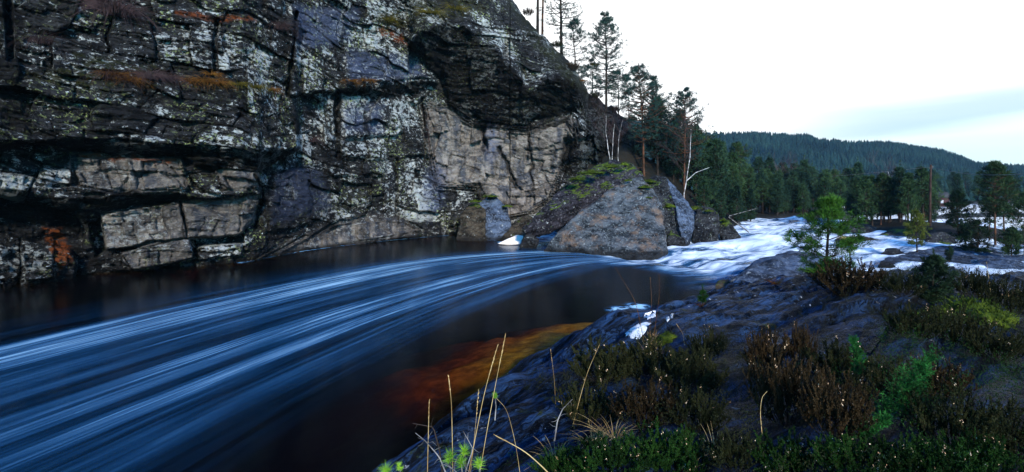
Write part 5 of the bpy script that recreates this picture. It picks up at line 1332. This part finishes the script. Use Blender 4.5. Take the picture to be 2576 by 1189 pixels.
# moss cushions
def cushion(p, rx, rz, label, seed):
    rng = np.random.default_rng(seed); n1, n2 = 22, 12
    th = np.arange(n1) / n1 * 6.283; ph = np.linspace(0, 1, n2)
    V = np.array([[math.cos(a) * math.cos(b * 1.57) * rx, math.sin(a) * math.cos(b * 1.57) * rx, math.sin(b * 1.57) * rz - rz * .25] for b in ph for a in th])
    V *= (1 + fbm(V / rx * 1.6, 4, seed, .6)[:, None] * np.array([1.1, 1.1, .6]))
    f = [(i * n1 + j, i * n1 + (j + 1) % n1, (i + 1) * n1 + (j + 1) % n1, (i + 1) * n1 + j) for i in range(n2 - 1) for j in range(n1)]
    g = Geo(); g.v.append(V); g.q.append(np.array(f)); g.n = len(V)
    k = rng.integers(0, len(V), 900); b = V[k] + rng.normal(size=(900, 3)) * rx * .08
    g.blades(b, V[k] / rx + np.array([0, 0, .6]) + rnd_dirs(900, rng) * .6, rx * .11, rx * .04, rng)
    o = link('moss_cushion', g.mesh('moss_cushion', M_MOSS), None, p); tag(o, label, 'moss', 'bright moss cushions')
for i, (u, v, d, rx, rz, lab) in enumerate(((1540, 420, 38.6, .55, .35, 'green moss patch on the highest boulder edge'), (1490, 436, 38, .6, .25, 'moss along the ridge of the violet boulder'), (1455, 452, 37.3, .5, .2, 'moss lower down the violet boulder ridge'), (1570, 415, 39.4, .3, .4, 'dark moss tuft beside the highest boulder edge'),
        (1622, 472, 35.4, .32, .3, 'bright moss spot near the top of the largest boulder'), (1578, 455, 35.4, .2, .12, 'small moss spot at the largest boulder peak'), (1630, 498, 34.9, .18, .12, 'tiny moss spot lower on the largest boulder'), (1634, 458, 40, .5, .3, 'moss hanging over the dark wedged boulder'),
        (1686, 520, 38.4, .25, .5, 'moss strip in the crack beside the sloping-edged boulder'), (1783, 532, 38.4, .24, .2, 'moss spot on top of the pillar boulder'), (1750, 526, 40.6, .45, .35, 'mossy top of the small peeping rock'), (1820, 556, 39.4, .3, .2, 'moss on the tip of the slanting boulder'),
        (1235, 495, 43.9, .5, .25, 'moss patch on the propped slab boulder'), (1195, 508, 42.6, .4, .2, 'moss cap of the dark brown pointed boulder'), (1275, 520, 43.6, .3, .25, 'small moss tuft at the right side of the propped slab'))):
    cushion(P(u, v, d), rx * 1.15, rz * .38, lab, 500 + i)
for i, (u, v, rx, rz, lab) in enumerate(((2440, 790, .5, .22, 'largest yellow-green moss hummock among dark heather'), (2495, 815, .4, .18, 'smaller moss hummock right of the largest one'), (2380, 800, .3, .12, 'flat moss patch left of the largest hummock'), (1680, 860, .16, .14, 'green moss tuft beside the ice patch on the bank'), (1755, 760, .1, .06, 'moss speck beside the tiny pine seedling'))):
    cushion(on_ground(u, v), rx, rz, lab, 520 + i)

# plants rooted in the cliff
CG = 'grass and heather tufts rooted in the cliff'
CT = [tuft_mesh(600, .5, 170, .6, .010, 1.5, M_ORANGE), tuft_mesh(601, .5, 170, .6, .010, 1.5, M_OLIVE), tuft_mesh(602, .8, 150, .6, .009, 1.2, M_TWIG)]
for i, (u, v, k, sc, lab) in enumerate(((290, 192, 0, 1.0, 'orange grass at the left end of the long cliff ledge'), (325, 205, 0, 1.1, 'tangled orange grass on the long cliff ledge'), (265, 200, 2, 1.3, 'brown twigs hanging at the left of the long ledge'), (420, 205, 2, 1.2, 'grey-brown twigs in the middle of the long ledge'),
        (372, 200, 2, 1.3, 'dark twigs between the orange grass clumps'), (470, 206, 0, 1.0, 'orange tuft right of the grey-brown twigs'), (515, 208, 0, 1.2, 'brightest orange tuft on the long ledge'), (548, 212, 0, 1.0, 'orange tuft beside the brightest one'), (600, 217, 1, 1.0, 'yellow-green tuft on the long ledge'), (640, 222, 1, 1.0, 'yellow-green tuft near the right end of the long ledge'), (680, 228, 0, .8, 'last orange tuft at the right end of the long ledge'),
        (884, 206, 0, .9, 'orange tuft on the jutting slab, left one of two'), (925, 205, 0, 1.0, 'orange tuft on the jutting slab, right one of two'), (530, 190, 0, .8, 'orange tuft above the brightest one'), (100, 112, 2, 1.2, 'dark brown tuft high on the left cliff'), (290, 40, 2, 2.0, 'large grey-brown bush hanging near the cliff top'), (255, 25, 2, 1.8, 'dark bush beside the large grey-brown one'),
        (700, 75, 2, 1.4, 'dark heather clump hanging right of the pale rock'), (1145, 25, 1, 1.6, 'dark green clump above the big overhang'), (1085, 35, 1, 1.6, 'green heath clump at the left above the big overhang'), (970, 52, 1, 1.5, 'dark rounded heather at the cliff top'), (1020, 100, 1, .6, 'small bright green fern on the cliff corner'), (1500, 165, 1, 1.0, 'olive clump on the ridge slope'), (780, 358, 2, 1.1, 'purple-brown twig clump under the ledge'), (1460, 205, 0, .9, 'rusty tuft on the ridge flank'))):
    o = link('grass_tuft', CT[k], None, on_cliff(u, v)); o.scale = (sc,) * 3; o.rotation_euler = (0, 0, i * 2.1); tag(o, lab, 'plant tuft', CG)
# shrubs of the ridge slope
for i, (u, v, w_, h_, lab) in enumerate(((1330, 40, .9, .8, 'low heath on the upper ridge edge'), (1400, 120, .9, .7, 'green heath below the close pair of pines'), (1440, 180, 1.1, .9, 'olive heath at the foot of the bushy pine'), (1500, 250, 1.0, .8, 'brown heath left of the tall pointed pine'), (1545, 285, 1.0, .8, 'brown heath at the foot of the tall pointed pine'), (1585, 310, 1.1, .9, 'reddish heath at the lower ridge end'), (1607, 350, 1.2, 1.1, 'dark scrub at the end of the ridge'), (1590, 400, 1.4, 1.3, 'bare dark scrub beneath the ridge end'))):
    ms = HV[('brown', 'dark')[i % 2]][i % 2]
    e = plant('heath_shrub', ms, on_cliff(u, v, .1), lab, 'shrub', 'heath shrubs along the ridge', i * 1.1, 1, ('stems', 'foliage')); e.scale = (w_ / .6, w_ / .6, h_ / .42)

# ------------------------------------------------------------------ air
hv, t = material('haze'); pv = t.add('ShaderNodeVolumePrincipled')
pv.inputs['Color'].default_value = (.45, .80, 1, 1); pv.inputs['Density'].default_value = .00016; pv.inputs['Anisotropy'].default_value = .2
o_ = t.add('ShaderNodeOutputMaterial'); t.link(pv.outputs[0], o_.inputs['Volume'])
gm = Geo(); box(gm, (150, 360, 52), (1900, 800, 130)); tag(link('haze', gm.mesh('haze', hv)), 'thin bluish winter air over the valley', 'haze', kind='stuff')
